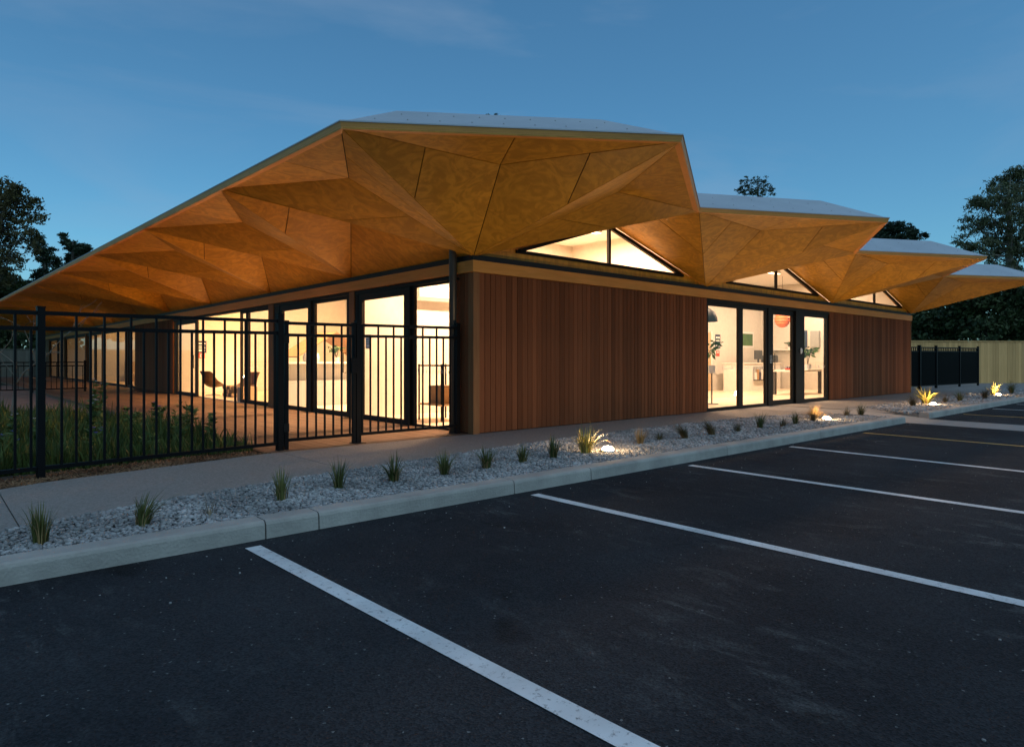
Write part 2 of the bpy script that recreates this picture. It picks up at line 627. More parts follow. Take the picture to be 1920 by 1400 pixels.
M['grey'] = plain('grey_laminate', (.36, .37, .36), .5)
M['darkgrey'] = plain('dark_grey_plastic', (.06, .06, .065), .5)
M['red'] = plain('red_print', (.55, .06, .03), .5)
M['navy'] = plain('navy_print', (.03, .04, .09), .5)
M['orange'] = plain('orange_lantern', (.8, .17, .05), .6)
M['canvas'] = mat('tan_canvas', (.42, .25, .12), .8, .15, 6)
M['purple'] = plain('violet_petal', (.10, .06, .42), .6)
M['petal'] = plain('white_petal', (.6, .6, .62), .6)
M['lampglass'] = emit_mat('lamp_glass', (1, .80, .52), 14)
M['lamppanel'] = emit_mat('ceiling_lamp_panel', (1, .80, .52), 5)
M['uplens'] = emit_mat('uplight_lens', (1, .80, .55), 60)

# ================================================================== THE SETTING
ground = MB().quad((-300, -300, -.06), (400, -300, -.06), (400, 400, -.06), (-300, 400, -.06)).build("ground", M['turf'])
struct(ground)
lot = MB().quad((-60, -70, 0), (90, -70, 0), (90, -3.15, 0), (-60, -3.15, 0)).build("car_park", M['asphalt'])
struct(lot)

LINES = [(-7.0, -6.95, 'line'), (-4.50, -4.43, 'line'), (-2.01, -2.04, 'line'), (.43, .36, 'line'), (2.86, 2.70, 'line'),
         (5.44, 5.22, 'yline'), (11.0, 10.8, 'yline'), (13.42, 13.2, 'line'), (15.86, 15.6, 'line'), (18.3, 18.05, 'line'), (20.8, 20.5, 'line')]
for xa, xb, k in LINES:
    hw = .05
    y0, y1 = -3.40, -8.4
    dx = (xb - xa) / 3.1
    xe = xa + dx * 5.0
    o = MB().quad((xa - hw, y0, .004), (xe - hw, y1, .004), (xe + hw, y1, .004), (xa + hw, y0, .004)).build("parking_line", M[k])
    struct(o)
strip = MB().quad((7.86, -3.25, .004), (9.07, -3.25, .004), (8.0, -14, .004), (6.8, -14, .004)).build("crossing_path", M['strip'])
struct(strip)

# kerb: separate stones with open joints
def kerb(x_list, name):
    base = MB().box(x_list[0] + .01, x_list[-1] - .01, -3.235, -3.09, -.05, .10).build(name, M['bed'])
    struct(base)
    prof = [(-3.262, -.05), (-3.255, .092), (-3.247, .110), (-3.228, .120), (-3.08, .122), (-3.07, .112), (-3.07, -.05)]
    for a, b in zip(x_list[:-1], x_list[1:]):
        pts = [(a + .005, y, z) for y, z in prof]
        MB().prism(pts, (b - a - .010, 0, 0)).build("kerb_stone", M['conc'], base)
    return base

kerb([-12, -9, -6.8, -4.36, -3.98, -2.12, -1.09, 1.47, 4.16, 6.6, 7.84], "kerb")
kerb([9.2, 11.6, 14.2, 16.8, 19.4, 22, 24.6, 27.2, 30, 33], "kerb")

# path and gravel beds
EDGE = [(-12, -3.0), (-8, -2.75), (-5.71, -2.33), (-4.96, -2.07), (-3.78, -1.80), (-1.33, -1.45), (1.19, -1.20), (4.0, -1.18), (6.0, -1.3), (7.6, -1.75), (7.84, -2.3)]
BACK = [(-12, -2.0), (-8, -1.1), (-5.58, -.58), (-5.27, -.44), (-4.26, -.22), (-3.06, .04)]

def interp(poly, x):
    for (x0, y0), (x1, y1) in zip(poly[:-1], poly[1:]):
        if x0 <= x <= x1:
            return y0 + (y1 - y0) * (x - x0) / (x1 - x0)
    return poly[-1][1] if x > poly[-1][0] else poly[0][1]

path = MB().box(-12, 7.8, -3.06, .05, -.05, .05).build("path", M['soil'])
struct(path)
cuts = [-12, -8.6, -5.6, -2.9, -.02, 3.0, 6.2, 7.84]
for a, b in zip(cuts[:-1], cuts[1:]):
    xs = sorted({a + .004, b - .004} | {x for x, _ in EDGE + BACK if a < x < b})
    lo = [(x, interp(EDGE, x), .1) for x in xs]
    hi = [(x, interp(BACK, x) if x < -3.06 else .04, .1) for x in xs]
    MB().prism(lo + hi[::-1], (0, 0, -.08)).build("path_slab", M['path'], path)
# crossing ramp and the path beyond
MB().prism([(7.848, .04, .1), (7.848, -1.7, .1), (7.848, -3.27, .006), (9.18, -3.27, .006), (9.18, -2.2, .085), (9.18, .04, .1)], (0, 0, -.04)).build("path_slab", M['strip'], path)
for a, b in ((9.19, 12.3), (12.3, 15.4), (15.4, 18.6)):
    MB().box(a + .004, b - .004, -1.55, .04, .02, .1).build("path_slab", M['path'], path)
MB().box(18.604, 40, -1.9, 1.6, .02, .097).build("path_slab", M['path'], path)
MB().prism([(9.184, -1.553, .094), (9.184, -2.62, .080), (10.2, -1.76, .092), (12, -1.58, .094), (12.3, -1.553, .094)], (0, 0, -.05)).build("path_slab", M['strip'], path)

def pebbles(n, xr, edge, y0, size, seed, zt=.092):
    """many rounded stones lying in a bed"""
    r = np.random.default_rng(seed)
    X = r.uniform(xr[0], xr[1], n * 3)
    hi = np.array([interp(edge, x) for x in X]) + .03
    Y = r.uniform(y0, .0, n * 3)
    ok = (Y < hi)
    X, Y = X[ok][:n], Y[ok][:n]
    n = len(X)
    # unit stone: 2 caps + two rings of 5
    ring = [(math.cos(2 * PI * k / 6), math.sin(2 * PI * k / 6)) for k in range(6)]
    U = [(0, 0, -.9)] + [(c * .86, s * .86, -.4) for c, s in ring] + [(c * .86, s * .86, .45) for c, s in ring] + [(0, 0, .95)]
    U = np.array(U)
    F = []
    for k in range(6):
        j = (k + 1) % 6
        F += [(0, 1 + j, 1 + k), (1 + k, 1 + j, 7 + j), (1 + k, 7 + j, 7 + k), (7 + k, 7 + j, 13)]
    F = np.array(F)
    sc = size * r.lognormal(0, .28, n)[:, None] * r.uniform(.7, 1.25, (n, 3)) * np.array([1.0, .8, .62])
    P = U[None] * (1 + r.uniform(-.2, .2, (n, len(U), 1))) * sc[:, None, :]
    t = r.uniform(0, 2 * PI, n)
    tl = r.uniform(-.5, .5, n)
    c, s = np.cos(tl)[:, None], np.sin(tl)[:, None]
    P = np.stack([P[..., 0], P[..., 1] * c - P[..., 2] * s, P[..., 1] * s + P[..., 2] * c], -1)
    c, s = np.cos(t)[:, None], np.sin(t)[:, None]
    P = np.stack([P[..., 0] * c - P[..., 1] * s, P[..., 0] * s + P[..., 1] * c, P[..., 2]], -1)
    Z = zt + r.uniform(-.012, .014, n)
    P += np.stack([X, Y, Z], -1)[:, None, :]
    FF = (F[None] + (np.arange(n) * len(U))[:, None, None]).reshape(-1, 3)
    return P.reshape(-1, 3), FF

bed = MB()
xs = [x for x, _ in EDGE]
bed.prism([(x, -3.075, .078) for x in xs] + [(x, interp(EDGE, x) - .002, .078) for x in xs[::-1]], (0, 0, -.1))
g = bed.build("gravel_bed", M['bed'])
struct(g)
pa = [pebbles(24000, (-6.6, -2.0), EDGE, -3.07, .0136, 1), pebbles(27000, (-2.0, 2.2), EDGE, -3.07, .0148, 2), pebbles(16000, (2.2, 7.84), EDGE, -3.07, .022, 3)]
V = []; F = []; off = 0
for v, f in pa:
    V.append(v); F.append(f + off); off += len(v)
gv = place(np_mesh("pebbles", np.vstack(V), np.vstack(F), M['gravel'], True), "pebbles", g)
gv["kind"] = "stuff"
EDGE2 = [(9.2, -2.6), (10.2, -1.75), (12, -1.57), (40, -1.57)]
bed = MB().prism([(9.2, -3.075, .078), (33, -3.075, .078), (33, -1.57, .078), (12, -1.57, .078), (10.2, -1.75, .078), (9.2, -2.6, .078)], (0, 0, -.1))
g2 = bed.build("gravel_bed", M['path'])
struct(g2)
v, f = pebbles(9000, (9.2, 24), EDGE2, -3.07, .036, 4)
gv = place(np_mesh("pebbles", v, f, M['gravel'], True), "pebbles", g2)
gv["kind"] = "stuff"

# mulch strip and meadow behind the fence
mul = MB().prism([(x, y, .06) for x, y in BACK] + [(-3.06, .55, .06), (-12, .35, .06)], (0, 0, -.1)).build("mulch_bed", M['soil'])
struct(mul)
def chips(n, seed):
    r = np.random.default_rng(seed)
    X = r.uniform(-8, -3.05, n * 2)
    lo = np.array([interp(BACK, x) for x in X])
    Y = lo + r.uniform(-.015, .62, n * 2)
    ok = Y < .5
    X, Y = X[ok][:n], Y[ok][:n]
    n = len(X)
    U = np.array([(-1, -.35, 0), (1, -.3, 0), (1, .35, 0), (-1, .3, 0), (-1, -.35, .18), (1, -.3, .18), (1, .35, .18), (-1, .3, .18)])
    F = np.array([(4, 5, 6, 7), (0, 1, 5, 4), (1, 2, 6, 5), (2, 3, 7, 6), (3, 0, 4, 7)])
    sc = r.uniform(.010, .024, n)[:, None] * np.stack([np.ones(n), r.uniform(.5, 1.1, n), np.ones(n)], -1)
    P = U[None] * sc[:, None, :]
    tl = r.uniform(-.7, .7, n)
    c, s = np.cos(tl)[:, None], np.sin(tl)[:, None]
    P = np.stack([P[..., 0] * c - P[..., 2] * s, P[..., 1], P[..., 0] * s + P[..., 2] * c], -1)
    t = r.uniform(0, 2 * PI, n)
    c, s = np.cos(t)[:, None], np.sin(t)[:, None]
    P = np.stack([P[..., 0] * c - P[..., 1] * s, P[..., 0] * s + P[..., 1] * c, P[..., 2]], -1)
    P += np.stack([X, Y, .066 + r.uniform(0, .03, n)], -1)[:, None, :]
    return P.reshape(-1, 3), (F[None] + (np.arange(n) * 8)[:, None, None]).reshape(-1, 4)
v, f = chips(9000, 5)
o = place(np_mesh("bark_chips", v, f, M['chip']), "bark_chips", mul)
o["kind"] = "stuff"

lawn = MB().prism([(-40, .4, .04), (-3.1, .4, .04), (-3.02, 6, .04), (-3.6, 8.8, .04), (-5.5, 10.3, .04), (-10, 10.8, .04), (-40, 11, .04)], (0, 0, -.1)).build("lawn", M['turf'])
struct(lawn)
pat = MB().prism([(-40, 10.5, .03), (-10, 10.5, .03), (-5.5, 9.8, .03), (-3.6, 8.6, .03), (-3.02, 6, .03), (-3.02, 30, .03), (-40, 30, .03)], (0, 0, -.1)).build("paved_yard", M['patio'])
struct(pat)

# deck of long boards
deck = MB().box(-3.0, .02, .06, 46, -.03, .07).build("deck", M['soil'])
struct(deck)
nb = 21
bw = 3.0 / nb
near = MB().box(-bw / 2 + .003, bw / 2 - .003, 0, 16, -.028, 0).mesh("deck_board", M['deck'])
far = MB().box(-bw / 2 + .003, bw / 2 - .003, 0, 29.9, -.028, 0).mesh("deck_board", M['deck'])
for i in range(nb):
    x = -3.0 + bw * (i + .5)
    place(near, "deck_board", deck, (x, .04, .1 + random.uniform(-.001, .001)))
    place(far, "deck_board", deck, (x, 16.046, .1 + random.uniform(-.001, .001)))
MB().box(-3.02, .0, .012, .036, .02, .098).build("deck_edge", M['deck'], deck)
MB().box(-3.03, -3.004, .04, 46, .02, .098).build("deck_edge", M['deck'], deck)

# ================================================================== THE BUILDING
B = thing("pavilion", "long timber community pavilion with folded plywood eaves and lit windows", "building")
MOD = 6.19
PZ = 2.72
XR = 3 * MOD        # right end of the front wall
YB = 45.0
ZC = 4.02           # inside ceiling

LP = [0, 3.72, 7.58, 11.75, 15.85, 19.9, 24, 28, 32, 36, 40, 44]

def eave_x(y):
    return -2.92 - .0275 * (y + 1.53)

EZ = 3.535
eA = Vector((-2.92, -1.53, EZ)); eB = Vector((0, -3.58, EZ))
TIP = {0: eB}
for k in (1, 2):
    TIP[k] = Vector((MOD * k, -3.52, EZ))
TIP[3] = Vector((XR, -3.58, EZ))
eA3 = Vector((XR + 2.92, -1.53, EZ))
CN = [Vector((MOD * (k + .5), -1.82, EZ)) for k in range(3)]
AP = [Vector((MOD * (k + .5), 0, 3.62)) for k in range(3)]
PF = [Vector((MOD * k, 0, PZ)) for k in range(4)]

loop = [eA, eB, CN[0], TIP[1], CN[1], TIP[2], CN[2], TIP[3], eA3, Vector((XR + 2.92, 47, EZ)), Vector((eave_x(47), 47, EZ))]
loop = [Vector((p.x, p.y, 3.60)) for p in loop]

def offset_loop(pts, d):
    n = len(pts)
    res = []
    for i in range(n):
        p0, p1, p2 = pts[i - 1], pts[i], pts[(i + 1) % n]
        a = (p1 - p0); b = (p2 - p1)
        a.z = b.z = 0
        a.normalize(); b.normalize()
        na = Vector((-a.y, a.x, 0)); nb_ = Vector((-b.y, b.x, 0))
        m = (na + nb_).normalized()
        res.append(p1 + m * (d / max(.3, m.dot(na))))
    return res

inner = [Vector((p.x, p.y, 4.10)) for p in offset_loop(loop, 1.0)]
outer = offset_loop(loop, -.012)
rf = MB()
n = len(loop)
for i in range(n):
    j = (i + 1) % n
    rf.quad(loop[i], loop[j], inner[j], inner[i])
# flat crown of the roof, cut into convex strips
front = inner[0:9]
ymid = .5
top_pts = [Vector((p.x, ymid, 4.10)) for p in front]
for i in range(8):
    rf.quad(front[i], front[i + 1], top_pts[i + 1], top_pts[i])
rf.quad(top_pts[0], top_pts[-1], inner[9], inner[10])
roof = rf.build("roof", M['roof'], B)
# fastener heads on the visible roof slopes
screw = MB().lathe([(.0, .007), (.006, .006), (.008, 0)], 8).mesh("roof_screw", M['grey'])
for i in (0, 2, 4, 6):
    a, b, c, d = loop[i], loop[i + 1], inner[i + 1], inner[i]
    for r_ in range(2):
        for q in range(9):
            s_ = (q + .5 + .25 * r_) / 9.5
            t_ = .28 + .42 * r_
            p = a.lerp(b, s_).lerp(d.lerp(c, s_), t_)
            place(screw, "roof_screw", roof, p + Vector((0, 0, .002)))
# fascia boards, one to each straight run
fi = offset_loop(loop, .085)
fl_ = offset_loop(loop, .010)
drip = offset_loop(loop, -.018)
for i in range(n):
    j = (i + 1) % n
    lo, hi = 3.528, 3.604
    a, b, c, d = outer[i], outer[j], fl_[j], fl_[i]
    e, f_ = fi[j], fi[i]
    # splayed board: the lower edge is set back under the roof edge
    MB().add([(a.x, a.y, hi), (b.x, b.y, hi), (c.x, c.y, lo), (d.x, d.y, lo), (e.x, e.y, hi), (f_.x, f_.y, hi), (e.x, e.y, lo + .004), (f_.x, f_.y, lo + .004)],
             [(0, 3, 2, 1), (0, 1, 4, 5), (3, 7, 6, 2), (4, 6, 7, 5), (0, 5, 7, 3), (1, 2, 6, 4)]).build("fascia", M['fascia'], roof)
    # thin metal drip edge along the top
    a2, b2 = drip[i], drip[j]
    MB().add([(a2.x, a2.y, hi - .008), (b2.x, b2.y, hi - .008), (b2.x, b2.y, hi + .006), (a2.x, a2.y, hi + .006), (e.x, e.y, hi + .006), (f_.x, f_.y, hi + .006)],
             [(0, 1, 2, 3), (3, 2, 4, 5)]).build("drip_edge", M['roof'], roof)

# ---- soffit panels
back = MB()
def inset(poly, d):
    c = sum(poly, Vector()) / len(poly)
    nrm = Vector()
    for i in range(len(poly)):
        nrm += (poly[i] - c).cross(poly[(i + 1) % len(poly)] - c)
    nrm.normalize()
    if nrm.z < 0 or (abs(nrm.z) < 1e-4 and nrm.y < 0):
        poly = poly[::-1]
        nrm = -nrm
    n_ = len(poly)
    out = []
    for i in range(n_):
        p0, p1, p2 = poly[i - 1], poly[i], poly[(i + 1) % n_]
        a = (p1 - p0).normalized(); b = (p2 - p1).normalized()
        na, nb2 = nrm.cross(a), nrm.cross(b)
        m = na + nb2
        if m.length < 1e-6:
            m = na
        m.normalize()
        out.append(p1 + m * max(-.12, min(d / max(.06, m.dot(na)), .12)))
    return out, nrm

def panel(*pts):
    poly = [Vector(p) for p in pts]
    q, nrm = inset(poly, .0055)
    MB().prism(q, nrm * .012).build("soffit_panel", M['ply'], roof)
    lift = nrm * .022
    c_ = sum(poly, Vector()) / len(poly)
    big = []
    for p in poly:
        dv = p - c_
        grow = 0 if p.z > EZ - .01 else .03      # overlaps behind the folds, never past the eave
        big.append(p + dv.normalized() * grow + lift)
    back.poly(big)

def lerp(a, b, t):
    return Vector(a).lerp(Vector(b), t)

def split(a, b, c, t, u=None):
    """triangle cut by a joint across the corner a"""
    u = t if u is None else u
    p, q = lerp(a, b, t), lerp(a, c, u)
    panel(a, p, q)
    panel(p, b, c, q)

def corner_beak(mir):
    """corner fold; mir maps a point to its mirrored twin"""
    f = mir
    P0 = f(PF[0]); A = f(eA); Bt = f(eB)
    Mc = f(Vector((-.97, -1.73, 3.50)))
    M0 = f(Vector((-2.02, .0, 3.50)))
    N0 = f(Vector((eave_x(1.75), 1.75, EZ)))
    mid = lerp(A, Bt, .5)
    panel(A, mid, Mc); panel(mid, Bt, Mc)
    split(A, Mc, P0, .49, .46)
    split(Bt, Mc, P0, .48, .47)
    h = lerp(A, M0, .5)
    panel(A, h, P0); panel(h, M0, P0)
    split(P0, M0, N0, .55)
    e = lerp(A, N0, .45)
    panel(A, e, M0); panel(e, N0, M0)

ident = lambda p: Vector(p)
mirr = lambda p: Vector((XR - p[0], p[1], p[2]))
corner_beak(ident)
corner_beak(mirr)
# right flank of the corner fold, left flank of the far one
for f, c in ((ident, CN[0]), (mirr, CN[2])):
    P0 = f(PF[0]); Bt = f(eB)
    Q = f(Vector((1.08, -1.84, 3.50)))
    panel(Bt, Q, P0)
    split(P0, Q, c, .6)
    e = lerp(Bt, c, .52)
    panel(Bt, e, Q); panel(e, c, Q)
for k in (1, 2):
    P = PF[k]; T = TIP[k]; cl, cr = CN[k - 1], CN[k]
    m_ = Vector((P.x - 1.07, -1.78, 3.50)); Q = Vector((P.x + 1.08, -1.84, 3.50))
    e = lerp(cl, T, .5)
    panel(cl, e, m_); panel(e, T, m_)
    split(cl, m_, P, .5)
    split(T, m_, P, .5, .42)
    panel(T, Q, P)
    split(P, Q, cr, .6)
    panel(T, Q, cr)
for k in range(3):
    for P in (PF[k], PF[k + 1]):
        split(CN[k], AP[k], P, .45, .5)

def side(mir, LPs):
    f = mir
    for k in range(len(LPs) - 1):
        p0, p1 = LPs[k], LPs[k + 1]
        ym = (p0 + p1) / 2
        Nk = f(Vector((eave_x(ym), ym - .05, EZ)))
        R = f(Vector((-1.0, ym, 3.46)))
        A0, A1 = f(Vector((0, p0, PZ + .02))), f(Vector((0, p1, PZ + .02)))
        split(R, A0, A1, .0001) if False else panel(A0, A1, R)
        split(Nk, R, A1, .5, .42)
        panel(A0, R, Nk)
        if k + 1 < len(LPs) - 1:
            ym2 = (LPs[k + 1] + LPs[k + 2]) / 2
            N2 = f(Vector((eave_x(ym2), ym2 - .05, EZ)))
            Mk = f(Vector((-2.03 - .03 * k, p1 - .05, 3.50)))
            split(Nk, Mk, A1, .4, .45)
            split(A1, Mk, N2, .55)
            e = lerp(Nk, N2, .5)
            panel(Nk, e, Mk); panel(e, N2, Mk)
side(ident, LP)
side(mirr, LP[:6])
yl = LP[-1]
panel((0, yl, PZ + .02), (eave_x(42), 42, EZ), (eave_x(47), 47, EZ), (0, 47, PZ + .1))
bk = back.build("soffit_backing", M['backing'], roof)

# ---- front wall: boards on a dark backing
H0, H1 = .1, 2.488
def boards(name, x0, x1, axis='x', base=0.0, nrm=-1):
    if axis == 'x':
        wl = MB().box(x0, x1, .035, .16, H0 - .1, 2.66).build(name, M['backing'], B)
    else:
        wl = MB().box(.035, .16, x0, x1, H0 - .1, 2.66).build(name, M['backing'], B)
    L_ = x1 - x0
    nn = max(1, round(L_ / .108))
    bw_ = L_ / nn
    wds = [1 + random.uniform(-.12, .12) for _ in range(nn)]
    sm = sum(wds)
    me = MB()
    hw = .5
    me.prism([(-hw, .024, 0), (-hw, .004, 0), (-hw + .03, 0, 0), (hw - .03, 0, 0), (hw, .004, 0), (hw, .024, 0)], (0, 0, H1 - H0 - .012))
    me = me.mesh("board", M['clad'])
    x = x0
    for wd in wds:
        ww = L_ * wd / sm
        jut = random.uniform(-.002, .002)
        if axis == 'x':
            place(me, "board", wl, (x + ww / 2, jut, H0 + .012), 0, (ww - .007, 1, 1))
        else:
            place(me, "board", wl, (jut, x + ww / 2, H0 + .012), -PI / 2, (ww - .007, 1, 1))
        x += ww
    return wl
boards("wall", .10, 6.24)
boards("wall", 12.26, XR - .03)
boards("wall", .11, .46, 'y')
boards("wall", 15.55, 20.6, 'y')
MB().box(-.018, .098, -.018, .108, H0 - .05, H1).build("corner_board", M['cladtrim'], B)
MB().box(XR - .028, XR + .02, -.016, .16, H0 - .05, H1).build("corner_board", M['cladtrim'], B)

# ring beam and black flashing
MB().box(-.045, XR + .03, -.045, .16, 2.49, 2.66).build("beam", M['beam'], B)
MB().box(-.045, .16, .162, 44.6, 2.49, 2.66).build("beam", M['beam'], B)
MB().box(XR - .13, XR + .03, .162, 44.6, 2.49, 2.66).build("beam", M['beam'], B)
MB().box(-.02, XR + .01, -.02, .15, 2.662, 2.745).build("flashing", M['flash'], B)
MB().box(-.02, .15, .152, 44.6, 2.662, 2.745).build("flashing", M['flash'], B)

# clerestory gables over the front wall
for k in range(3):
    x0 = MOD * k
    P0 = Vector((x0, .02, 2.747)); P1 = Vector((x0 + MOD, .02, 2.747))
    sill = MB().prism([(x0 + .02, .03, 2.747), (x0 + MOD - .02, .03, 2.747), (x0 + MOD - .40, .03, 2.862), (x0 + .40, .03, 2.862)], (0, .06, 0))
    sill.build("gable_sill", M['ply'], B)
    # ply cheeks between window frame and soffit
    xl, xr_, xm = x0 + .86, x0 + MOD - .80, x0 + MOD / 2
    zb, zt = 2.868, 3.60
    apx = Vector((xm, 0, zt))
    for s_, xe in ((0, xl), (1, xr_)):
        e0 = x0 + .40 if s_ == 0 else x0 + MOD - .40
        MB().prism([(e0, .035, 2.864), (xe, .035, 2.864), (xm, .035, zt - .02), (xm, .035, zt + .03)], (0, .05, 0)).build("gable_cheek", M['ply'], B)
    fr = MB()
    fr.bar((xl, .02, zb + .02), (xr_, .02, zb + .02), .055, .05)
    fr.bar((xl + .02, .02, zb + .02), (xm, .02, zt - .03), .055, .055)
    fr.bar((xr_ - .02, .02, zb + .02), (xm, .02, zt - .03), .055, .06)
    win = fr.build("clerestory_window", M['frame'], B)
    MB().box(xm - .028, xm + .028, -.008, .048, zb + .045, zt - .06).build("mullion", M['frame'], win)
    MB().poly([(xl + .1, .03, zb + .045), (xm - .03, .03, zb + .045), (xm - .03, .03, zt - .07)]).build("pane", M['glass'], win)
    MB().poly([(xm + .03, .03, zb + .045), (xr_ - .1, .03, zb + .045), (xm + .03, .03, zt - .07)]).build("pane", M['glass'], win)

# ---- glazing
def glazed(axis, a, b, z0, z1, fixed, name="window", depth=.06, bars=.05, off=.0, sill=.06, head=.1):
    """frame with one pane between a and b; returns the frame object"""
    m = MB()
    o0, o1 = off - depth / 2, off + depth / 2
    def bx(p, q, zz0, zz1):
        if axis == 'x':
            m.box(p, q, o0, o1, zz0, zz1)
        else:
            m.box(o0, o1, p, q, zz0, zz1)
    bx(a, a + bars, z0, z1)
    bx(b - bars, b, z0, z1)
    bx(a + bars, b - bars, z0, z0 + sill)
    bx(a + bars, b - bars, z1 - head, z1)
    fr_ = m.build(name, M['frame'], B)
    p = MB()
    q0, q1, w0, w1 = a + bars, b - bars, z0 + sill, z1 - head
    if axis == 'x':
        p.quad((q0, off, w0), (q1, off, w0), (q1, off, w1), (q0, off, w1))
    else:
        p.quad((off, q0, w0), (off, q1, w0), (off, q1, w1), (off, q0, w1))
    p.build("pane", M['glass'], fr_)
    return fr_

def handle(axis, u, z0, z1, off, parent):
    m = MB()
    P = (lambda a, d, z: (a, d, z)) if axis == 'x' else (lambda a, d, z: (d, a, z))
    m.tube([P(u, off, z0), P(u, off - .055, z0), P(u, off - .055, z1), P(u, off, z1)], .009, 8)
    m.build("handle", M['black'], parent)

# front entrance glazing
ZG = 2.488
head = MB().box(6.245, 12.255, .0, .12, 2.42, 2.488).build("window_head", M['frame'], B)
glazed('x', 6.25, 7.675, .1, 2.418, True, off=.06, bars=.09, sill=.07, head=.075)
glazed('x', 7.677, 8.90, .1, 2.418, True, off=.06, bars=.09, sill=.07, head=.075)
jm = MB().box(8.902, 9.13, .01, .11, .1, 2.418).build("door_jamb", M['frame'], B)
dr = glazed('x', 9.14, 10.30, .105, 2.418, False, name="door", off=.085, bars=.085, sill=.11, head=.13)
MB().box(10.305, 10.74, .0, .12, .1, 2.418).build("door_jamb", M['frame'], B)
glazed('x', 10.742, 12.25, .1, 2.418, True, off=.06, bars=.09, sill=.09, head=.11)
handle('x', 9.20, .95, 1.35, .055, dr)

# left glazing
def post(y0, y1):
    MB().box(.0, .14, y0, y1, .1, 2.488).build("post", M['cladtrim'], B)
def lead(y0, y1):
    MB().box(.01, .13, y0, y1, 2.425, 2.488).build("window_head", M['frame'], B)
lead(.462, 3.60)
glazed('y', .465, 1.74, .1, 2.423, True, off=.09, bars=.07, sill=.03, head=.03)
d1 = glazed('y', 1.80, 3.50, .1, 2.423, False, name="door", off=.06, bars=.14, sill=.085, head=.13)
MB().box(.02, .12, 1.742, 1.798, .1, 2.423).build("mullion", M['frame'], B)
MB().box(.02, .12, 3.502, 3.60, .1, 2.423).build("mullion", M['frame'], B)
post(3.602, 3.80)
handle('y', 3.40, .95, 1.33, .03, d1)
lead(3.802, 7.42)
MB().box(.02, .12, 3.802, 3.92, .1, 2.423).build("mullion", M['frame'], B)
d2 = glazed('y', 3.922, 5.50, .1, 2.423, True, off=.09, bars=.09, sill=.09, head=.06)
d3 = glazed('y', 5.52, 7.13, .1, 2.423, False, name="door", off=.06, bars=.14, sill=.085, head=.13)
MB().box(.02, .12, 7.132, 7.42, .1, 2.423).build("mullion", M['frame'], B)
handle('y', 4.02, .95, 1.33, .05, d2)
post(7.422, 7.72)
lead(7.722, 15.54)
glazed('y', 7.74, 9.22, .1, 2.423, True, off=.09, bars=.07, sill=.09, head=.05)
d4 = glazed('y', 9.25, 9.72, .1, 2.423, False, name="window", off=.09, bars=.06, sill=.09, head=.05)
d5 = glazed('y', 13.2, 15.4, .1, 2.418, False, name="door", off=.06, bars=.16, sill=.1, head=.13)
handle('y', 13.3, .95, 1.33, .03, d5)
# far wing
lead(20.62, 44.3)
for a, b, nm in ((20.7, 22.15, 'window'), (22.4, 26.7, 'window'), (26.8, 28.6, 'door'), (28.7, 30.6, 'window'), (30.8, 33.8, 'window'),
                 (33.9, 37.0, 'window'), (37.3, 39.8, 'window'), (40.0, 43.0, 'window')):
    glazed('y', a, b, .1, 2.423, True, name=nm, off=.09, bars=.14, sill=.09, head=.08)
post(26.702, 26.798); post(30.602, 30.798); post(37.002, 37.298); post(43.002, 44.4)

# round downpipe at the corner
dp = MB().tube([(-.105, .37, .1), (-.105, .37, 2.80), (-.13, .33, 2.95)], .058, 16).build("downpipe", M['pipe'], B, smooth=True)
for z in (.45, 1.5, 2.42):
    MB().box(-.09, .0, .345, .395, z - .015, z + .015).build("bracket", M['frame'], dp)

# ---- rooms
XI = 6.1
def iw(*a, m='cream', name="inner_wall"):
    return MB().box(*a).build(name, M[m], B)
MB().box(.16, XR - .16, .165, 44.4, .02, .1).build("floor", M['floor'], B)
MB().box(.2, XR - .2, .2, 44.4, ZC, ZC + .05).build("ceiling", M['white'], B)
iw(XI, XI + .12, 5.2, 44.4, .1, ZC)                       # long back wall of the left rooms
iw(XI, XI + .12, .165, 5.2, .1, ZC)                       # between first room and foyer
iw(XI + .12, XR - .16, 5.2, 5.32, .1, ZC)                 # foyer back wall
iw(XR - .16, XR - .03, .17, 44.4, 0, 2.66)                # right wall
iw(XR - .16, XR - .10, .2, 5.2, 2.66, ZC)
iw(.165, XI, 3.72, 3.80, .1, ZC)
iw(.165, XI, 15.6, 15.7, .1, ZC)
iw(.165, XI, 20.58, 20.66, .1, ZC)
iw(.165, XI, 30.65, 30.75, .1, ZC)
iw(.165, XI, 44.3, 44.4, .1, ZC)
iw(.02, .14, .465, 44.3, 2.747, ZC, m='white')            # wall over the left glazing
iw(.165, 4.2, 7.46, 7.58, .1, 1.10, m='halfwall', name="half_wall")
MB().box(XI + .1, XR - .18, 44.4, 44.5, 0, 4.0).build("inner_wall", M['cream'], B)

#@@LIGHTS
# ================================================================== LAMPS
def ceiling_lamp(x, y, z, label, power=110, col=WARM, size=1.2, group="ceiling lamps in the rooms"):
    t = thing("ceiling_lamp", label, "ceiling lamp", (x, y, z), 0, group)
    MB().box(-size / 2, size / 2, -.09, .09, .0, .05).build("housing", M['white'], t)
    MB().box(-size / 2 + .01, size / 2 - .01, -.08, .08, -.012, -.001).build("diffuser", M['lamppanel'], t)
    ld = bpy.data.lights.new("ceiling_lamp_light", 'AREA')
    ld.shape = 'RECTANGLE'; ld.size = size; ld.size_y = .16
    ld.energy = power; ld.color = col
    ld.spread = PI
    lo = bpy.data.objects.new("ceiling_lamp_light", ld)
    COL.objects.link(lo)
    lo.parent = t
    lo.location = (0, 0, -.03)
    return t

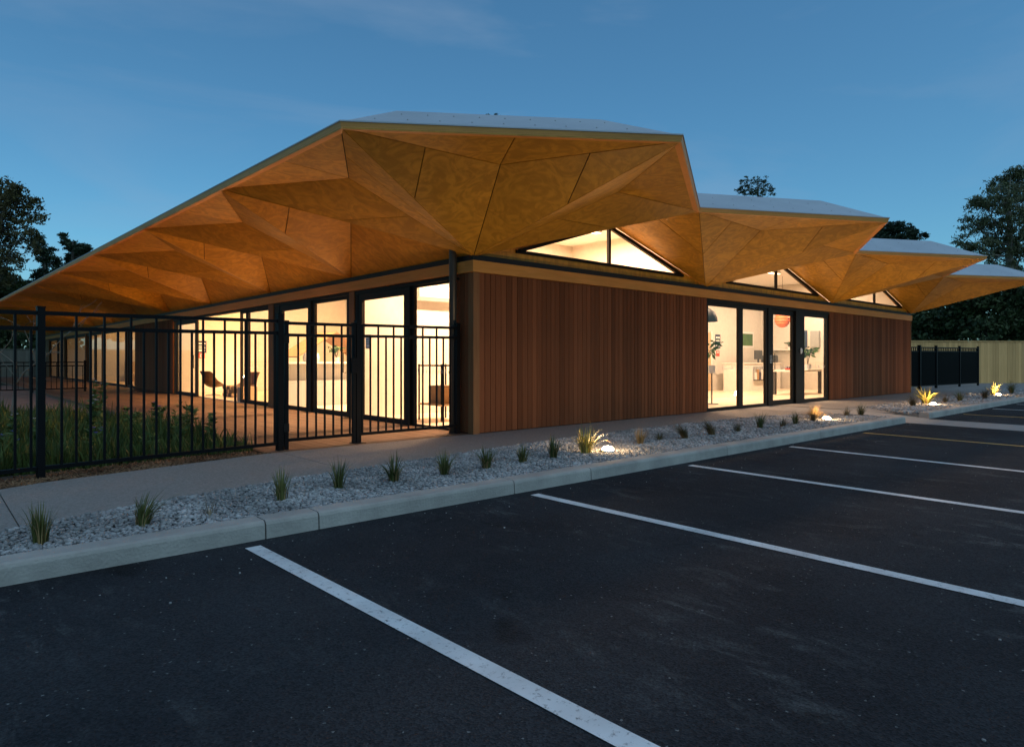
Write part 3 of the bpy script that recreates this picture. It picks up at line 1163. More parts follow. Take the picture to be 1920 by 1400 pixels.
FOY_ = (1.0, .66, .43); COOL_ = (1.0, .60, .35); AMB_ = (1.0, .53, .20)
LAMPS = [(2.0, 1.9, 500, COOL_, "first room, nearer the corner glass"), (4.4, 1.9, 520, COOL_, "first room, deeper in under the clerestory"),
         (1.8, 5.6, 640, COOL_, "second room, nearer the glass"), (4.3, 5.6, 350, COOL_, "second room, deeper in"),
         (1.8, 9.8, 200, AMB_, "armchair room, before the armchairs"), (4.3, 9.8, 95, AMB_, "armchair room, deeper in"),
         (1.8, 13.2, 150, AMB_, "armchair room, beyond the armchairs"), (4.3, 13.2, 80, AMB_, "armchair room, far inner corner"),
         (8.2, 2.6, 270, FOY_, "foyer, behind the first entrance pane"), (11.0, 2.6, 260, FOY_, "foyer, behind the entrance door"),
         (14.0, 2.6, 220, FOY_, "foyer, over the inner door"), (17.0, 2.6, 150, FOY_, "foyer, over the reception counter"),
         (2.2, 24, 150, AMB_, "far room, over the low table"), (2.2, 28.5, 90, AMB_, "far room, over the tan cabinet"),
         (2.2, 35, 30, AMB_, "last dim room, nearer end"), (2.2, 41, 45, AMB_, "last dim room, farther end")]
for x, y, p, c, lab in LAMPS:
    ceiling_lamp(x, y, ZC - .06, "slim ceiling lamp in the " + lab, p, c)

def uplight(x, y, label):
    t = thing("ground_uplight", label, "uplight", (x, y, .1))
    MB().lathe([(.075, -.05), (.095, -.05), (.098, .022), (.088, .030), (.072, .026)], 24).build("bezel", M['steel'], t, smooth=True)
    MB().lathe([(.072, .024), (.066, .048), (.045, .064), (.0001, .072)], 24).build("lens", M['uplens'], t, smooth=True)
    ld = bpy.data.lights.new("uplight_beam", 'SPOT')
    ld.energy = 72; ld.color = (1, .64, .30)
    ld.spot_size = math.radians(176); ld.spot_blend = .3
    ld.shadow_soft_size = .05
    lo = bpy.data.objects.new("uplight_beam", ld)
    COL.objects.link(lo)
    lo.parent = t
    lo.location = (0, 0, .09)
    lo.rotation_euler = (PI + math.radians(-14), 0, 0)
    ld = bpy.data.lights.new("uplight_glare", 'POINT')
    ld.energy = 11.0; ld.color = (1, .66, .34); ld.shadow_soft_size = .04
    lo = bpy.data.objects.new("uplight_glare", ld)
    COL.objects.link(lo)
    lo.parent = t
    lo.location = (0, 0, .13)
    return t
uplight(.03, -2.53, "glowing round uplight in the gravel nearest the fence gate")
uplight(6.16, -2.50, "glowing round uplight in the gravel before the entrance doors")
uplight(12.05, -2.52, "glowing round uplight under the uplit grass beyond the crossing")
uplight(18.33, -2.47, "farthest glowing uplight in the gravel near the paling fence")

# ================================================================== FENCES
def fence_run(name, label, cat, p0, p1, zb, zt, posts, step=.122, base=None, group=None, top_gap=.145, mat_='black', pick=.020, rail=.038, first=None):
    """metal railing between two plan points; zb/zt are (start, end) heights of ground and top"""
    p0, p1 = Vector((*p0, 0)), Vector((*p1, 0))
    L_ = (p1 - p0).length
    ang = math.atan2(p1.y - p0.y, p1.x - p0.x)
    t = thing(name, label, cat, (p0.x, p0.y, 0), ang, group)
    Z = lambda zz, u: zz[0] + (zz[1] - zz[0]) * u / L_
    for off, nm in ((-.019, 'rail'), (-.019 - top_gap, 'rail'), (None, 'rail')):
        m = MB()
        if off is None:
            a, b = zb[0] + .115, zb[1] + .115
        else:
            a, b = zt[0] + off, zt[1] + off
        m.bar((0, 0, a), (L_, 0, b), rail, rail)
        m.build(nm, M[mat_], t)
    for u, w_, extra in posts:
        m = MB().box(-w_ / 2, w_ / 2, -w_ / 2, w_ / 2, 0, Z(zt, u) - Z(zb, u) + extra)
        m.prism([(-w_ / 2 - .004, -w_ / 2 - .004, Z(zt, u) - Z(zb, u) + extra), (w_ / 2 + .004, -w_ / 2 - .004, Z(zt, u) - Z(zb, u) + extra),
                 (w_ / 2 + .004, w_ / 2 + .004, Z(zt, u) - Z(zb, u) + extra), (-w_ / 2 - .004, w_ / 2 + .004, Z(zt, u) - Z(zb, u) + extra)], (0, 0, .014))
        o = m.build("post", M[mat_], t, (u, 0, Z(zb, u)))
    unit = MB().box(-pick / 2, pick / 2, -pick / 2, pick / 2, 0, 1).mesh("picket", M[mat_])
    k = 0
    u = step * .55 if first is None else first
    while u < L_ - step * .3:
        z0 = Z(zb, u) + .12
        z1 = Z(zt, u) - (.03 if k % 2 == 0 else top_gap + .03)
        if all(abs(u - pu) > pw * .5 + .02 for pu, pw, _ in posts):
            place(unit, "picket", t, (u, 0, z0), 0, (1, 1, z1 - z0))
        u += step
        k += 1
    return t

left_dir = Vector((-2.80 + 5.24, .225 + .06, 0)).normalized()
q0 = Vector((-5.24, -.06, 0)) - left_dir * 4.9
fence_run("metal_fence", "black metal railing fence in front of the meadow garden", "fence", (q0.x, q0.y), (-2.80, .225), (.05, .07), (1.60, 1.685),
          [(0, .062, .03), (2.45, .062, .03), (4.9, .062, .03), (7.33, .07, .06)])
gate = fence_run("metal_gate", "black metal pedestrian gate between two posts by the deck", "gate", (-2.772, .228), (-1.80, .235), (.10, .10), (1.665, 1.67),
                 [(.03, .045, 0), (.950, .045, 0)], step=.118)
for z in (.32, 1.40):
    MB().box(-.02, .05, -.045, -.022, z, z + .10).build("hinge", M['frame'], gate)
MB().box(.895, .985, -.05, -.022, 1.02, 1.22).build("latch", M['black'], gate)
MB().tube([(.935, -.04, 1.22), (.935, -.04, 1.50)], .012, 8).build("latch_rod", M['black'], gate)
pn = fence_run("metal_fence", "short black railing panel between the gate and the downpipe", "fence", (-1.765, .235), (-.075, .27), (.10, .10), (1.675, 1.69),
          [(0.0, .065, .03), (1.67, .06, .04)], step=.122)
for u in (0.0,):
    MB().box(-.08, .08, -.08, .08, .1, .108).build("base_plate", M['frame'], pn)
fence_run("metal_fence", "black metal fence running from the far wall end to the palings", "fence", (18.66, .95), (27.6, .2), (.1, .1), (1.66, 1.70),
          [(0.05, .065, .03), (3.1, .1, .05), (4.6, .08, .05), (6.9, .07, .05), (8.9, .07, .05)], step=.085, pick=.026)
fence_run("metal_fence", "low black fence across the yard deep behind the meadow", "fence", (-12, 19.6), (-1.75, 19.4), (.05, .1), (1.10, 1.13),
          [(2, .07, .03), (4.5, .07, .03), (7.0, .07, .03), (8.7, .08, .04), (10.2, .07, .03)], step=.15, top_gap=.12)

def palings(label, p0, p1, z0, z1, w_=.15, mt='paling'):
    p0, p1 = Vector((*p0, 0)), Vector((*p1, 0))
    L_ = (p1 - p0).length
    t = thing("paling_fence", label, "fence", (p0.x, p0.y, z0), math.atan2(p1.y - p0.y, p1.x - p0.x))
    nn = int(L_ / w_)
    me = MB().box(-w_ / 2 + .004, w_ / 2 - .004, -.01, .01, 0, 1).mesh("paling", M[mt])
    for i in range(nn):
        place(me, "paling", t, ((i + .5) * w_, random.uniform(-.004, .004), 0), 0, (1, 1, z1 - z0 + random.uniform(-.008, .008)))
    MB().box(0, L_, -.05, .05, z1 - z0 + .012, z1 - z0 + .06).build("capping", M[mt], t)
    for z in (.35, 1.0, z1 - z0 - .2):
        MB().box(0, L_, .02, .07, z - .04, z + .04).build("rail", M[mt], t)
    return t
palings("tall pale timber paling fence at the right edge behind the black fence", (23.2, 6.4), (37, -3.2), .05, 2.02)
palings("grey timber paling fence at the far left beyond the yard", (-14, 50.2), (3, 50.2), 0, 1.9, mt='paling_grey')

# bicycle rack by the palings
rk = thing("bicycle_rack", "low black bicycle rack standing before the pale palings", "bicycle rack", (33.2, .15, .1), math.radians(-40))
MB().bar((-.9, 0, .04), (1.4, 0, .04), .05, .04).build("base_rail", M['black'], rk)
for i in range(6):
    x = -.8 + i * .4
    MB().tube([(x - .06, 0, .05), (x - .06, 0, .42), (x, 0, .5), (x + .06, 0, .42), (x + .06, 0, .05)], .014, 8).build("hoop", M['black'], rk)

# ================================================================== PLANTS
def blades(n, h, spread, seed, wd=.007, lean=(0, 0), droop=.35, rad=.05, segs=4):
    """tuft of tapering blades as one strip mesh (vertices, quads)"""
    r = np.random.default_rng(seed)
    t = r.uniform(0, 2 * PI, n)
    hh = h * r.uniform(.45, 1.08, n)
    out = spread * r.uniform(.05, 1.0, n) ** 1.1
    bx, by = rad * np.cos(t) * r.uniform(0, 1, n), rad * np.sin(t) * r.uniform(0, 1, n)
    dx, dy = np.cos(t) * out + lean[0], np.sin(t) * out + lean[1]
    tw = t + PI / 2 + r.uniform(-.6, .6, n)
    V = np.zeros((n, (segs + 1) * 2, 3))
    for s in range(segs + 1):
        u = s / segs
        x = bx + dx * (u ** 1.7) * hh
        y = by + dy * (u ** 1.7) * hh
        z = hh * (u - droop * out * u ** 3)
        w_ = wd * (1 - u ** 2.2) + .0006
        V[:, 2 * s, :] = np.stack([x - np.cos(tw) * w_ / 2, y - np.sin(tw) * w_ / 2, z], -1)
        V[:, 2 * s + 1, :] = np.stack([x + np.cos(tw) * w_ / 2, y + np.sin(tw) * w_ / 2, z], -1)
    F = np.array([(2 * s, 2 * s + 1, 2 * s + 3, 2 * s + 2) for s in range(segs)])
    FF = (F[None] + (np.arange(n) * (segs + 1) * 2)[:, None, None]).reshape(-1, 4)
    return V.reshape(-1, 3), FF

ORD = ["first", "second", "third", "fourth", "fifth", "sixth", "seventh", "eighth", "ninth", "tenth", "eleventh", "twelfth", "thirteenth",
       "fourteenth", "fifteenth", "sixteenth", "seventeenth", "eighteenth", "nineteenth", "twentieth", "twenty-first", "twenty-second",
       "twenty-third", "twenty-fourth", "twenty-fifth", "twenty-sixth", "twenty-seventh", "twenty-eighth", "twenty-ninth"]
#        x      y     h    spread n   kind  lean
TUS = [(-5.55, -2.82, .27, .35, 60, 'g', (0, 0)), (-4.99, -2.76, .26, .55, 70, 'g', (.25, 0)), (-4.56, -2.73, .20, 1.3, 14, 'dry', (0, 0)),
       (-3.98, -2.60, .29, .5, 60, 'g', (0, 0)), (-3.41, -2.45, .30, .45, 45, 'g', (0, 0)), (-2.90, -2.50, .30, .75, 70, 'g', (0, 0)),
       (-2.35, -2.51, .27, .7, 60, 'g', (0, 0)), (-1.81, -2.49, .27, .75, 80, 'g', (0, 0)), (-1.26, -2.43, .24, .7, 70, 'g', (0, 0)),
       (-.79, -2.43, .29, .6, 70, 'g', (0, 0)), (-.24, -2.42, .38, .95, 120, 'y', (.05, 0)), (.93, -2.32, .28, .9, 70, 'b', (.1, 0)),
       (1.45, -2.25, .17, .8, 30, 'd', (0, 0)), (1.87, -2.38, .27, .8, 90, 'd', (-.6, .2)), (2.50, -2.41, .27, .7, 90, 'd', (-.5, .2)),
       (3.17, -2.44, .19, .6, 50, 'd', (-.3, 0)), (3.94, -2.39, .30, .6, 60, 'g', (.15, 0)), (4.45, -2.52, .19, .7, 45, 'd', (.2, 0)),
       (5.05, -2.45, .28, .7, 50, 'g', (-.1, 0)), (5.77, -2.43, .22, .7, 50, 'd', (.2, 0)), (6.30, -2.22, .33, 1.5, 230, 'b', (0, 0)),
       (7.40, -2.36, .22, .8, 50, 'd', (0, 0)), (7.70, -2.51, .30, .8, 60, 'g', (0, 0)), (11.28, -2.32, .36, .8, 90, 'd', (-.2, 0)),
       (12.45, -2.25, .58, 1.25, 75, 'y', (-.3, 0)), (13.4, -2.4, .3, .9, 60, 'd', (0, 0)), (14.3, -2.49, .36, .8, 80, 'g', (0, 0)),
       (16.2, -2.61, .4, .9, 90, 'd', (.2, 0)), (18.6, -2.3, .5, .8, 55, 'y', (0, 0)), (20.3, -2.4, .5, .8, 110, 'g', (0, 0))]
M['tussock_uplit'] = leaf_mat('tussock_uplit_gold', (.22, .20, .04), (.40, .34, .08), .55)  # gold puts the uplights' glow into the blade colour
KM = {'g': 'tussock', 'b': 'tussock_b', 'd': 'tussock_d', 'y': 'tussock_uplit', 'dry': 'twig'}
KN = {'g': "upright green grass tussock", 'b': "fine bronze grass tussock", 'd': "dark drooping grass tussock", 'y': "tall grass tussock coloured gold as if uplit", 'dry': "sparse dry twiggy tussock"}
for i, (x, y, h, sp, nn, kd, ln) in enumerate(TUS):
    wd = {'g': .0085, 'b': .004, 'd': .0045, 'y': .010 if x < 5 else .02, 'dry': .004}[kd]
    if kd in 'bd':
        nn = int(nn * 1.8)
    v, f = blades(int(nn * 1.15), h, sp, 100 + i, wd, ln, .45 if kd != 'b' else .62, .045 if kd != 'y' else .07)
    ps = ORD[i] + " from the left in the kerbside gravel" if i < 29 else "last at the right in the kerbside gravel"
    lab = "%s, %s" % (KN[kd], ps)
    o = thing("grass_tussock", lab, "grass", (x, y, .085), 0, "tussocks planted along the gravel")
    place(np_mesh("blades", v, f, M[KM[kd]]), "blades", o)
    v, f = blades(int(nn * .3) + 4, h * .9, sp * 1.5, 300 + i, wd * .7, ln, .7, .05)
    place(np_mesh("dry_blades", v, f, M['tussock_b' if kd != 'b' else 'tussock_d']), "dry_blades", o)

# meadow grass behind the fence
def meadow(n, seed):
    r = np.random.default_rng(seed)
    X = r.uniform(-9.5, -3.05, n); Y = .45 + 9.6 * r.uniform(0, 1, n) ** 1.35
    lim = np.where(Y > 6, -3.1 - (Y - 6) * .45, -3.06)
    ok = X < lim
    X, Y = X[ok], Y[ok]
    n = len(X)
    h = r.uniform(.06, .19, n) * (1 + .5 * np.sin(X * 2.1) * np.cos(Y * 1.3)) * r.choice([1, 1, 1, 1.7], n)
    t = r.uniform(0, 2 * PI, n); ln = r.uniform(.05, .5, n)
    tw = r.uniform(0, 2 * PI, n)
    V = np.zeros((n, 6, 3))
    for s, u in enumerate((0, .55, 1)):
        w_ = (.009, .007, .001)[s] * r.uniform(.8, 1.8, n)
        x = X + np.cos(t) * ln * h * u ** 2; y = Y + np.sin(t) * ln * h * u ** 2; z = .04 + h * u
        V[:, 2 * s] = np.stack([x - np.cos(tw) * w_, y - np.sin(tw) * w_, z], -1)
        V[:, 2 * s + 1] = np.stack([x + np.cos(tw) * w_, y + np.sin(tw) * w_, z], -1)
    F = np.array([(0, 1, 3, 2), (2, 3, 5, 4)])
    return V.reshape(-1, 3), (F[None] + (np.arange(n) * 6)[:, None, None]).reshape(-1, 4)
v, f = meadow(52000, 9)
o = place(np_mesh("meadow_grass", v, f, M['meadow']), "meadow_grass")
tag(o, "tall green meadow grass growing behind the black railing", "grass", kind="stuff")

def leaf_quads(C, D, size, asp, r):
    """C centres, D leaf axes (unit) -> diamond leaves"""
    n = len(C)
    side = np.cross(D, r.normal(size=(n, 3)))
    side /= np.linalg.norm(side, axis=1, keepdims=True) + 1e-9
    s = size * r.uniform(.6, 1.4, (n, 1))
    a = C - D * s; b = C + side * s * asp; c = C + D * s; d = C - side * s * asp
    V = np.stack([a, b, c, d], 1).reshape(-1, 3)
    F = np.arange(n * 4).reshape(n, 4)
    return V, F

def weed(x, y, h, seed, label, flower=None, lean=(0, 0), nst=3):
    r = np.random.default_rng(seed)
    t = thing("garden_plant", label, "plant", (x, y, .03), 0, "tall plants in the meadow garden")
    sm = MB()
    C = []; D = []
    tips = []
    for k in range(nst):
        a = r.uniform(0, 2 * PI); o_ = r.uniform(0, .12)
        hh = h * r.uniform(.7, 1)
        pts = [Vector((math.cos(a) * o_ * u + lean[0] * u * u, math.sin(a) * o_ * u + lean[1] * u * u, hh * u)) for u in (0, .3, .6, 1)]
        sm.tube(pts, [.007, .006, .005, .003], 5)
        tips.append(pts[-1])
        for q in range(int(26 * h / .6)):
            u = r.uniform(.15, 1)
            p = np.array(pts[0].lerp(pts[-1], u)) + np.array([lean[0] * (u * u - u), lean[1] * (u * u - u), 0])
            an = r.uniform(0, 2 * PI)
            d = np.array([math.cos(an), math.sin(an), r.uniform(-.1, .7)]); d /= np.linalg.norm(d)
            ls = .05 * (1.15 - u * .7)
            C.append(p + d * ls); D.append(d)
    sm.build("stem", M['weed'], t)
    V, F = leaf_quads(np.array(C), np.array(D), .045, .36, r)
    place(np_mesh("leaves", V, F, M['weed']), "leaves", t)
    if flower:
        for p in tips:
            m = MB()
            for k in range(7):
                a = 2 * PI * k / 7
                m.poly([(0, 0, 0), (.022 * math.cos(a - .3), .022 * math.sin(a - .3), .008), (.030 * math.cos(a), .030 * math.sin(a), .012), (.022 * math.cos(a + .3), .022 * math.sin(a + .3), .008)])
            m.build("flower", M[flower], t, p)
    return t
WD = [(-3.62, 1.55, .62, None, "tall leafy plant behind the railing, left of the deck corner"), (-3.32, 2.1, .66, None, "leafy plant beside the deck edge under the first pane"),
      (-3.22, 1.5, .50, None, "leafy plant nearest the gate behind the railing"), (-3.95, 2.3, .60, None, "bushy plant in the middle of the meadow railing"),
      (-4.35, 2.9, .74, 'petal', "tall white-flowered plant reaching over the meadow"), (-4.15, 3.6, .92, 'petal', "tallest white-flowered plant before the dark cladding"),
      (-5.0, 2.4, .52, 'petal', "white-flowered plant near the large fence post"), (-4.55, 1.6, .36, 'purple', "small violet-flowered plant right of the large fence post"),
      (-5.35, 1.5, .40, 'purple', "small violet-flowered plant at the left picture edge"), (-3.5, 2.9, .55, 'purple', "single violet-flowered plant by the deck"),
      (-5.15, 3.6, .50, 'petal', "pale-flowered plant at the far side of the meadow"), (-4.0, 1.15, .34, None, "low leafy plant close behind the middle railing"),
      (-5.6, 3.0, .55, None, "leafy plant at the left picture edge behind the railing"), (-3.15, 4.4, .5, None, "leafy plant at the deck edge further back")]
for i, (x, y, h, fl, lab) in enumerate(WD):
    weed(x, y, h, 40 + i, lab, fl, (random.uniform(-.05, .05), random.uniform(-.05, .05)), 4 if fl is None else 5)

# bare sapling behind the fence
def branching(m, p, d, L_, rad, depth, r, tips, bend=.35, split_=(2, 3), taper=.62, n=6):
    pts = [p]
    q = p.copy()
    dd = d.copy()
    for k in range(3):
        dd = (dd + Vector(r.normal(size=3)) * bend * .25).normalized()
        q = q + dd * (L_ / 3)
        pts.append(q.copy())
    m.tube(pts, [rad, rad * .88, rad * .76, rad * .62], n if depth > 1 else 4)
    if depth == 0:
        tips.append((q, dd))
        return
    for k in range(int(r.integers(split_[0], split_[1] + 1))):
        nd = (dd + Vector(r.normal(size=3)) * bend * 1.6).normalized()
        nd.z = max(nd.z, -.15)
        branching(m, pts[2 if k % 2 else 3], nd.normalized(), L_ * r.uniform(.6, .85), rad * taper, depth - 1, r, tips, bend, split_, taper, n)

sap = thing("bare_sapling", "leafless twiggy sapling standing behind the fence at far left", "tree", (-4.95, 6.0, .03))
r = np.random.default_rng(12)
tips = []
m = MB()
branching(m, Vector((0, 0, 0)), Vector((.03, -.02, 1)), 1.15, .020, 4, r, tips, .42, (2, 3), .66)
m.build("branches", M['twig'], sap)

# ---- trees
def tree(name, label, base, blobs, leaf, n_leaf, lsize, asp=.45, bark='bark', trunk_r=.25, squash=.8, seed=1, limbs=True, hang=0.0, shell=.45, clump=0, parts=("crown", "trunk")):
    r = np.random.default_rng(seed)
    t = thing(name, label, "tree", (base[0], base[1], -.05))
    bl = np.array(blobs, float)
    bl[:, 0] -= base[0]; bl[:, 1] -= base[1]; bl[:, 2] += .05
    m = MB()
    top = bl[:, 2].max()
    cx, cy = bl[:, 0].mean(), bl[:, 1].mean()
    lowest = bl[:, 2].min()
    zt = lowest + (top - lowest) * .75
    tr = [Vector((cx * u * u * .8 + math.sin(u * 5) * .12, cy * u * u * .8 + math.cos(u * 4) * .12 - .12, zt * u)) for u in np.linspace(0, 1, 7)]
    m.tube(tr, [trunk_r * (1.15 - .85 * u) for u in np.linspace(0, 1, 7)], 9)
    if limbs:
        for b in bl:
            u = min(.95, max(.25, (b[2] - b[3] * 1.6) / zt))
            i = int(u * 6)
            s0 = tr[i].lerp(tr[min(6, i + 1)], u * 6 - i)
            e = Vector(b[:3])
            mid = s0.lerp(e, .5) + Vector((0, 0, -.12 * (e - s0).length))
            rr = trunk_r * .32 * (1.1 - .6 * u)
            m.tube([s0, mid, e], [rr, rr * .7, rr * .3], 6)
            for q in range(3):
                dv = Vector(r.normal(size=3)).normalized() * b[3] * .8
                dv.z *= .6
                m.tube([mid.lerp(e, .6), e + dv], [rr * .4, rr * .12], 4)
    m.build(parts[1], M[bark], t)
    wts = bl[:, 3] ** 2
    wts /= wts.sum()
    idx = r.choice(len(bl), n_leaf, p=wts)
    d = r.normal(size=(n_leaf, 3)); d /= np.linalg.norm(d, axis=1, keepdims=True)
    rad = r.uniform(shell ** 3, 1.08, n_leaf) ** (1 / 3)
    C = bl[idx, :3] + d * (bl[idx, 3] * rad)[:, None] * np.array([1, 1, squash])
    if clump:
        # pull leaves into small sprays so sky shows between them
        nk = clump
        kc = C[r.choice(n_leaf, nk, replace=False)]
        own = r.integers(0, nk, n_leaf)
        sp = r.normal(size=(n_leaf, 3)) * np.median(bl[:, 3]) * .17
        sp[:, 2] *= .55
        C = kc[own] + sp
    D = r.normal(size=(n_leaf, 3)); D[:, 2] -= hang
    D /= np.linalg.norm(D, axis=1, keepdims=True)
    V, F = leaf_quads(C, D, lsize, asp, r)
    place(np_mesh(parts[0], V, F, M[leaf]), parts[0], t)
    return t

tree("broadleaf_tree", "large dark broadleaf tree at the left edge of the sky", (-2.2, 64.0),
     [(-2.1,62.1,13.2,2.42),(-0.7,62.8,14.3,1.72),(0.1,61.0,14.5,1.33),(0.9,61.8,13.9,1.18),(-0.3,63.0,12.3,1.82),(0.8,58.3,12.0,0.86),(0.2,58.5,11.1,0.95),(-1.6,65.6,10.7,2.78),(-0.6,60.9,9.3,1.23),(-0.2,60.3,15.0,0.88),(-1.1,66.3,16.0,1.64),(-0.9,62.5,8.1,1.17),(1.2,63.1,10.7,0.65),(1.3,60.6,13.0,0.63)],
     'oldtree', 14000, .12, .5, trunk_r=.35, seed=21, clump=480)
tree("cypress_tree", "ragged dark cypress beside the large tree on the left", (2.9, 67.6),
     [(3.0,68.2,9.0,1.31),(2.3,65.6,10.6,0.77),(2.2,68.9,12.2,0.65),(3.4,69.4,10.6,0.82),(3.1,67.4,11.4,0.40),(3.0,68.9,7.7,1.52),(2.0,69.3,8.0,1.11),(1.9,65.4,12.2,0.38),(2.2,67,11.4,.6)],
     'cypress', 11000, .16, .3, trunk_r=.3, seed=22, squash=.75, clump=420)
tree("cypress_tree", "two-topped dark cypress just above the left eave line", (5.4, 71.2),
     [(5.8,71.9,11.4,1.08),(5.5,71.1,12.4,0.75),(5.8,68.8,12.0,0.73),(4.3,68.3,12.4,0.41),(4.8,73.5,13.8,0.38),(6.4,69.5,12.0,0.42),(5.2,72.2,10.0,1.29),(6.2,72.4,10.4,1.20),(4.7,71,13.0,.45)],
     'cypress', 11000, .16, .3, trunk_r=.3, seed=23, squash=.75, clump=420)
tree("evergreen_tree", "dense low evergreen filling the far left below the cypresses", (1.0, 70.4),
     [(-0.0,71.4,7.0,2.03),(1.6,71.4,6.6,2.06),(-1.6,70.7,7.8,2.47),(3.1,69.3,6.5,2.04),(1.0,68.7,4.9,2.23),(-0.3,73.2,4.0,2.06),(4.3,68.7,7.8,1.33),(0.1,67.2,7.9,1.20),(-3.5,69,5,2.6),(-6,69,5.5,2.8),(-9,69,5.5,3),(1,68,2.5,2.5),(-3,68,2.2,2.6)],
     'ever', 26000, .2, .5, trunk_r=.3, seed=24, clump=0)
tree("gum_tree", "tall open gum tree with pale limbs at the right edge", (50.4, 3.9),
     [(47.7,3.5,12.0,1.21),(47.4,4.4,11.4,1.07),(53.5,4.0,14.0,1.01),(48.1,5.2,10.5,0.88),(50.2,4.6,10.3,1.12),(49.2,3.3,10.4,1.23),(51.2,2.9,12.1,1.48),(47.4,5.4,9.4,0.66),(48.0,4.7,8.8,0.95),(50.6,4.0,8.6,1.27),(51.5,3.1,9.2,1.49),(54.1,3.0,14.1,1.54),(48.8,6.2,9.5,0.45),(52.2,4.8,13.9,0.62),(52.5,4.1,14.6,0.54),(55.2,2.6,11.1,1.95),(51.8,3.5,7.0,1.13),(47.6,3.8,6.9,0.85),(50.8,5.6,12.3,0.61),(53,1.5,8,1.8)],
     'gum', 24000, .13, .26, bark='palebark', trunk_r=.36, seed=25, hang=1.1, clump=620)
tree("evergreen_tree", "dense dark evergreen behind the paling fence beside the wall end", (46.0, 7.0),
     [(47.0,7.1,4.3,1.49),(45.8,7.7,3.9,1.11),(45.8,5.5,3.8,1.57),(46.6,6.6,3.2,1.10),(45.9,8.2,3.0,0.90),(44.6,4.6,5.1,1.17),(46.5,9.5,3.6,1.6),(46,7,2.0,1.7)],
     'ever', 13000, .15, .5, trunk_r=.25, seed=26, clump=700)
tree("evergreen_tree", "dark spreading evergreen below the gum tree behind the palings", (47.6, 3.2),
     [(48.0,4.5,4.2,1.67),(46.2,2.7,4.1,1.57),(51.3,2.3,4.3,1.83),(47.9,3.6,5.6,1.43),(46.1,1.8,5.7,1.48),(44.2,3.7,2.9,1.21),(50.1,3.2,3.0,1.46),(47.5,2,2,1.8),(49,5.5,6.2,1.4),(52,1,5.5,2)],
     'ever', 17000, .15, .5, trunk_r=.25, seed=27, clump=900)
tree("pine_tree", "dark pine top rising behind the second and third roof points", (61.8, 14.8),
     [(60.9,15.0,13.2,0.89),(60.4,13.8,13.3,0.68),(59.5,15.5,12.7,0.69),(64.6,14.2,13.4,0.61),(66.0,13.6,13.1,0.36),(60.2,13.2,12.2,0.77),(62.6,14.9,12.2,1.01),(58.6,14.7,11.7,0.86)],
     'cypress', 9000, .14, .35, trunk_r=.3, seed=28, clump=420)
tree("young_tree", "small airy treetop peeping above the second roof point", (55.9, 25.4),
     [(55.5,26.4,18.8,0.53),(55.5,25.3,18.9,0.53),(57.2,25.4,18.8,0.64),(58.0,24.9,18.5,0.48),(55.5,25.9,18.0,0.64),(55.7,27.0,18.2,0.43),(55.9,25.0,17.6,0.63),(56.3,23.9,17.5,0.31),(56.9,24.8,19.3,0.27),(54.4,25.6,19.2,0.26)],
     'ever', 2600, .085, .45, trunk_r=.2, seed=29, clump=200)
tree("distant_tree", "tip of a dark treetop just above the highest roof edge", (32.6, 38.0),
     [(31.9,38.1,23.0,0.26),(32.7,37.9,23.15,0.26),(33.2,38.0,23.2,0.17),(32.5,38,22.2,.8)], 'ever', 900, .09, .5, trunk_r=.2, seed=30)

# ================================================================== INSIDE THE ROOMS
def armchair(x, y, rz, label):
    t = thing("armchair", label, "armchair", (x, y, .1), rz, "brown shell armchairs")
    prof = [(.34, .38, .27), (.20, .36, .33), (0, .34, .36), (-.20, .38, .37), (-.33, .52, .36), (-.40, .72, .31), (-.44, .92, .32), (-.47, 1.02, .27)]
    V = []; F = []
    nu = 11
    for i, (py, pz, wd) in enumerate(prof):
        v_ = i / (len(prof) - 1)
        for k in range(nu):
            u = -1 + 2 * k / (nu - 1)
            fwd = .26 * abs(u) ** 2.2 * (math.sin(v_ * PI) ** .7 if v_ > .4 else v_)
            up = .20 * abs(u) ** 2.4 * max(0, math.sin(min(1, v_ * 1.6) * PI)) if v_ < .62 else 0
            V.append((u * wd * (1.12 if .3 < v_ < .6 else 1), py + fwd, pz + up))
    for i in range(len(prof) - 1):
        for k in range(nu - 1):
            a = i * nu + k
            F.append((a, a + 1, a + nu + 1, a + nu))
    m = MB(); m.add(V, F); m.smooth = True
    o = m.build("shell", M['leather'], t)
    md = o.modifiers.new("thick", 'SOLIDIFY'); md.thickness = .045; md.offset = 0
    o.modifiers.new("soft", 'SUBSURF').levels = 1
    o.modifiers["soft"].render_levels = 1
    MB().lathe([(.24, .39), (.27, .42), (.25, .46), (.0, .47)], 18, (0, .06, 0)).build("cushion", M['leather'], t, smooth=True)
    MB().tube([(0, 0, .03), (0, 0, .35)], .025, 10).build("stem", M['steel'], t)
    for k in range(4):
        a = PI / 4 + k * PI / 2
        MB().bar((0, 0, .05), (.27 * math.cos(a), .27 * math.sin(a), .018), .04, .03).build("foot", M['steel'], t)
    t.scale = (.74, .74, .74)
    return t
armchair(.62, 13.6, math.radians(-60), "brown shell armchair further back inside the open door")
armchair(.72, 11.1, math.radians(120), "brown shell armchair nearer the glass, seen from behind")

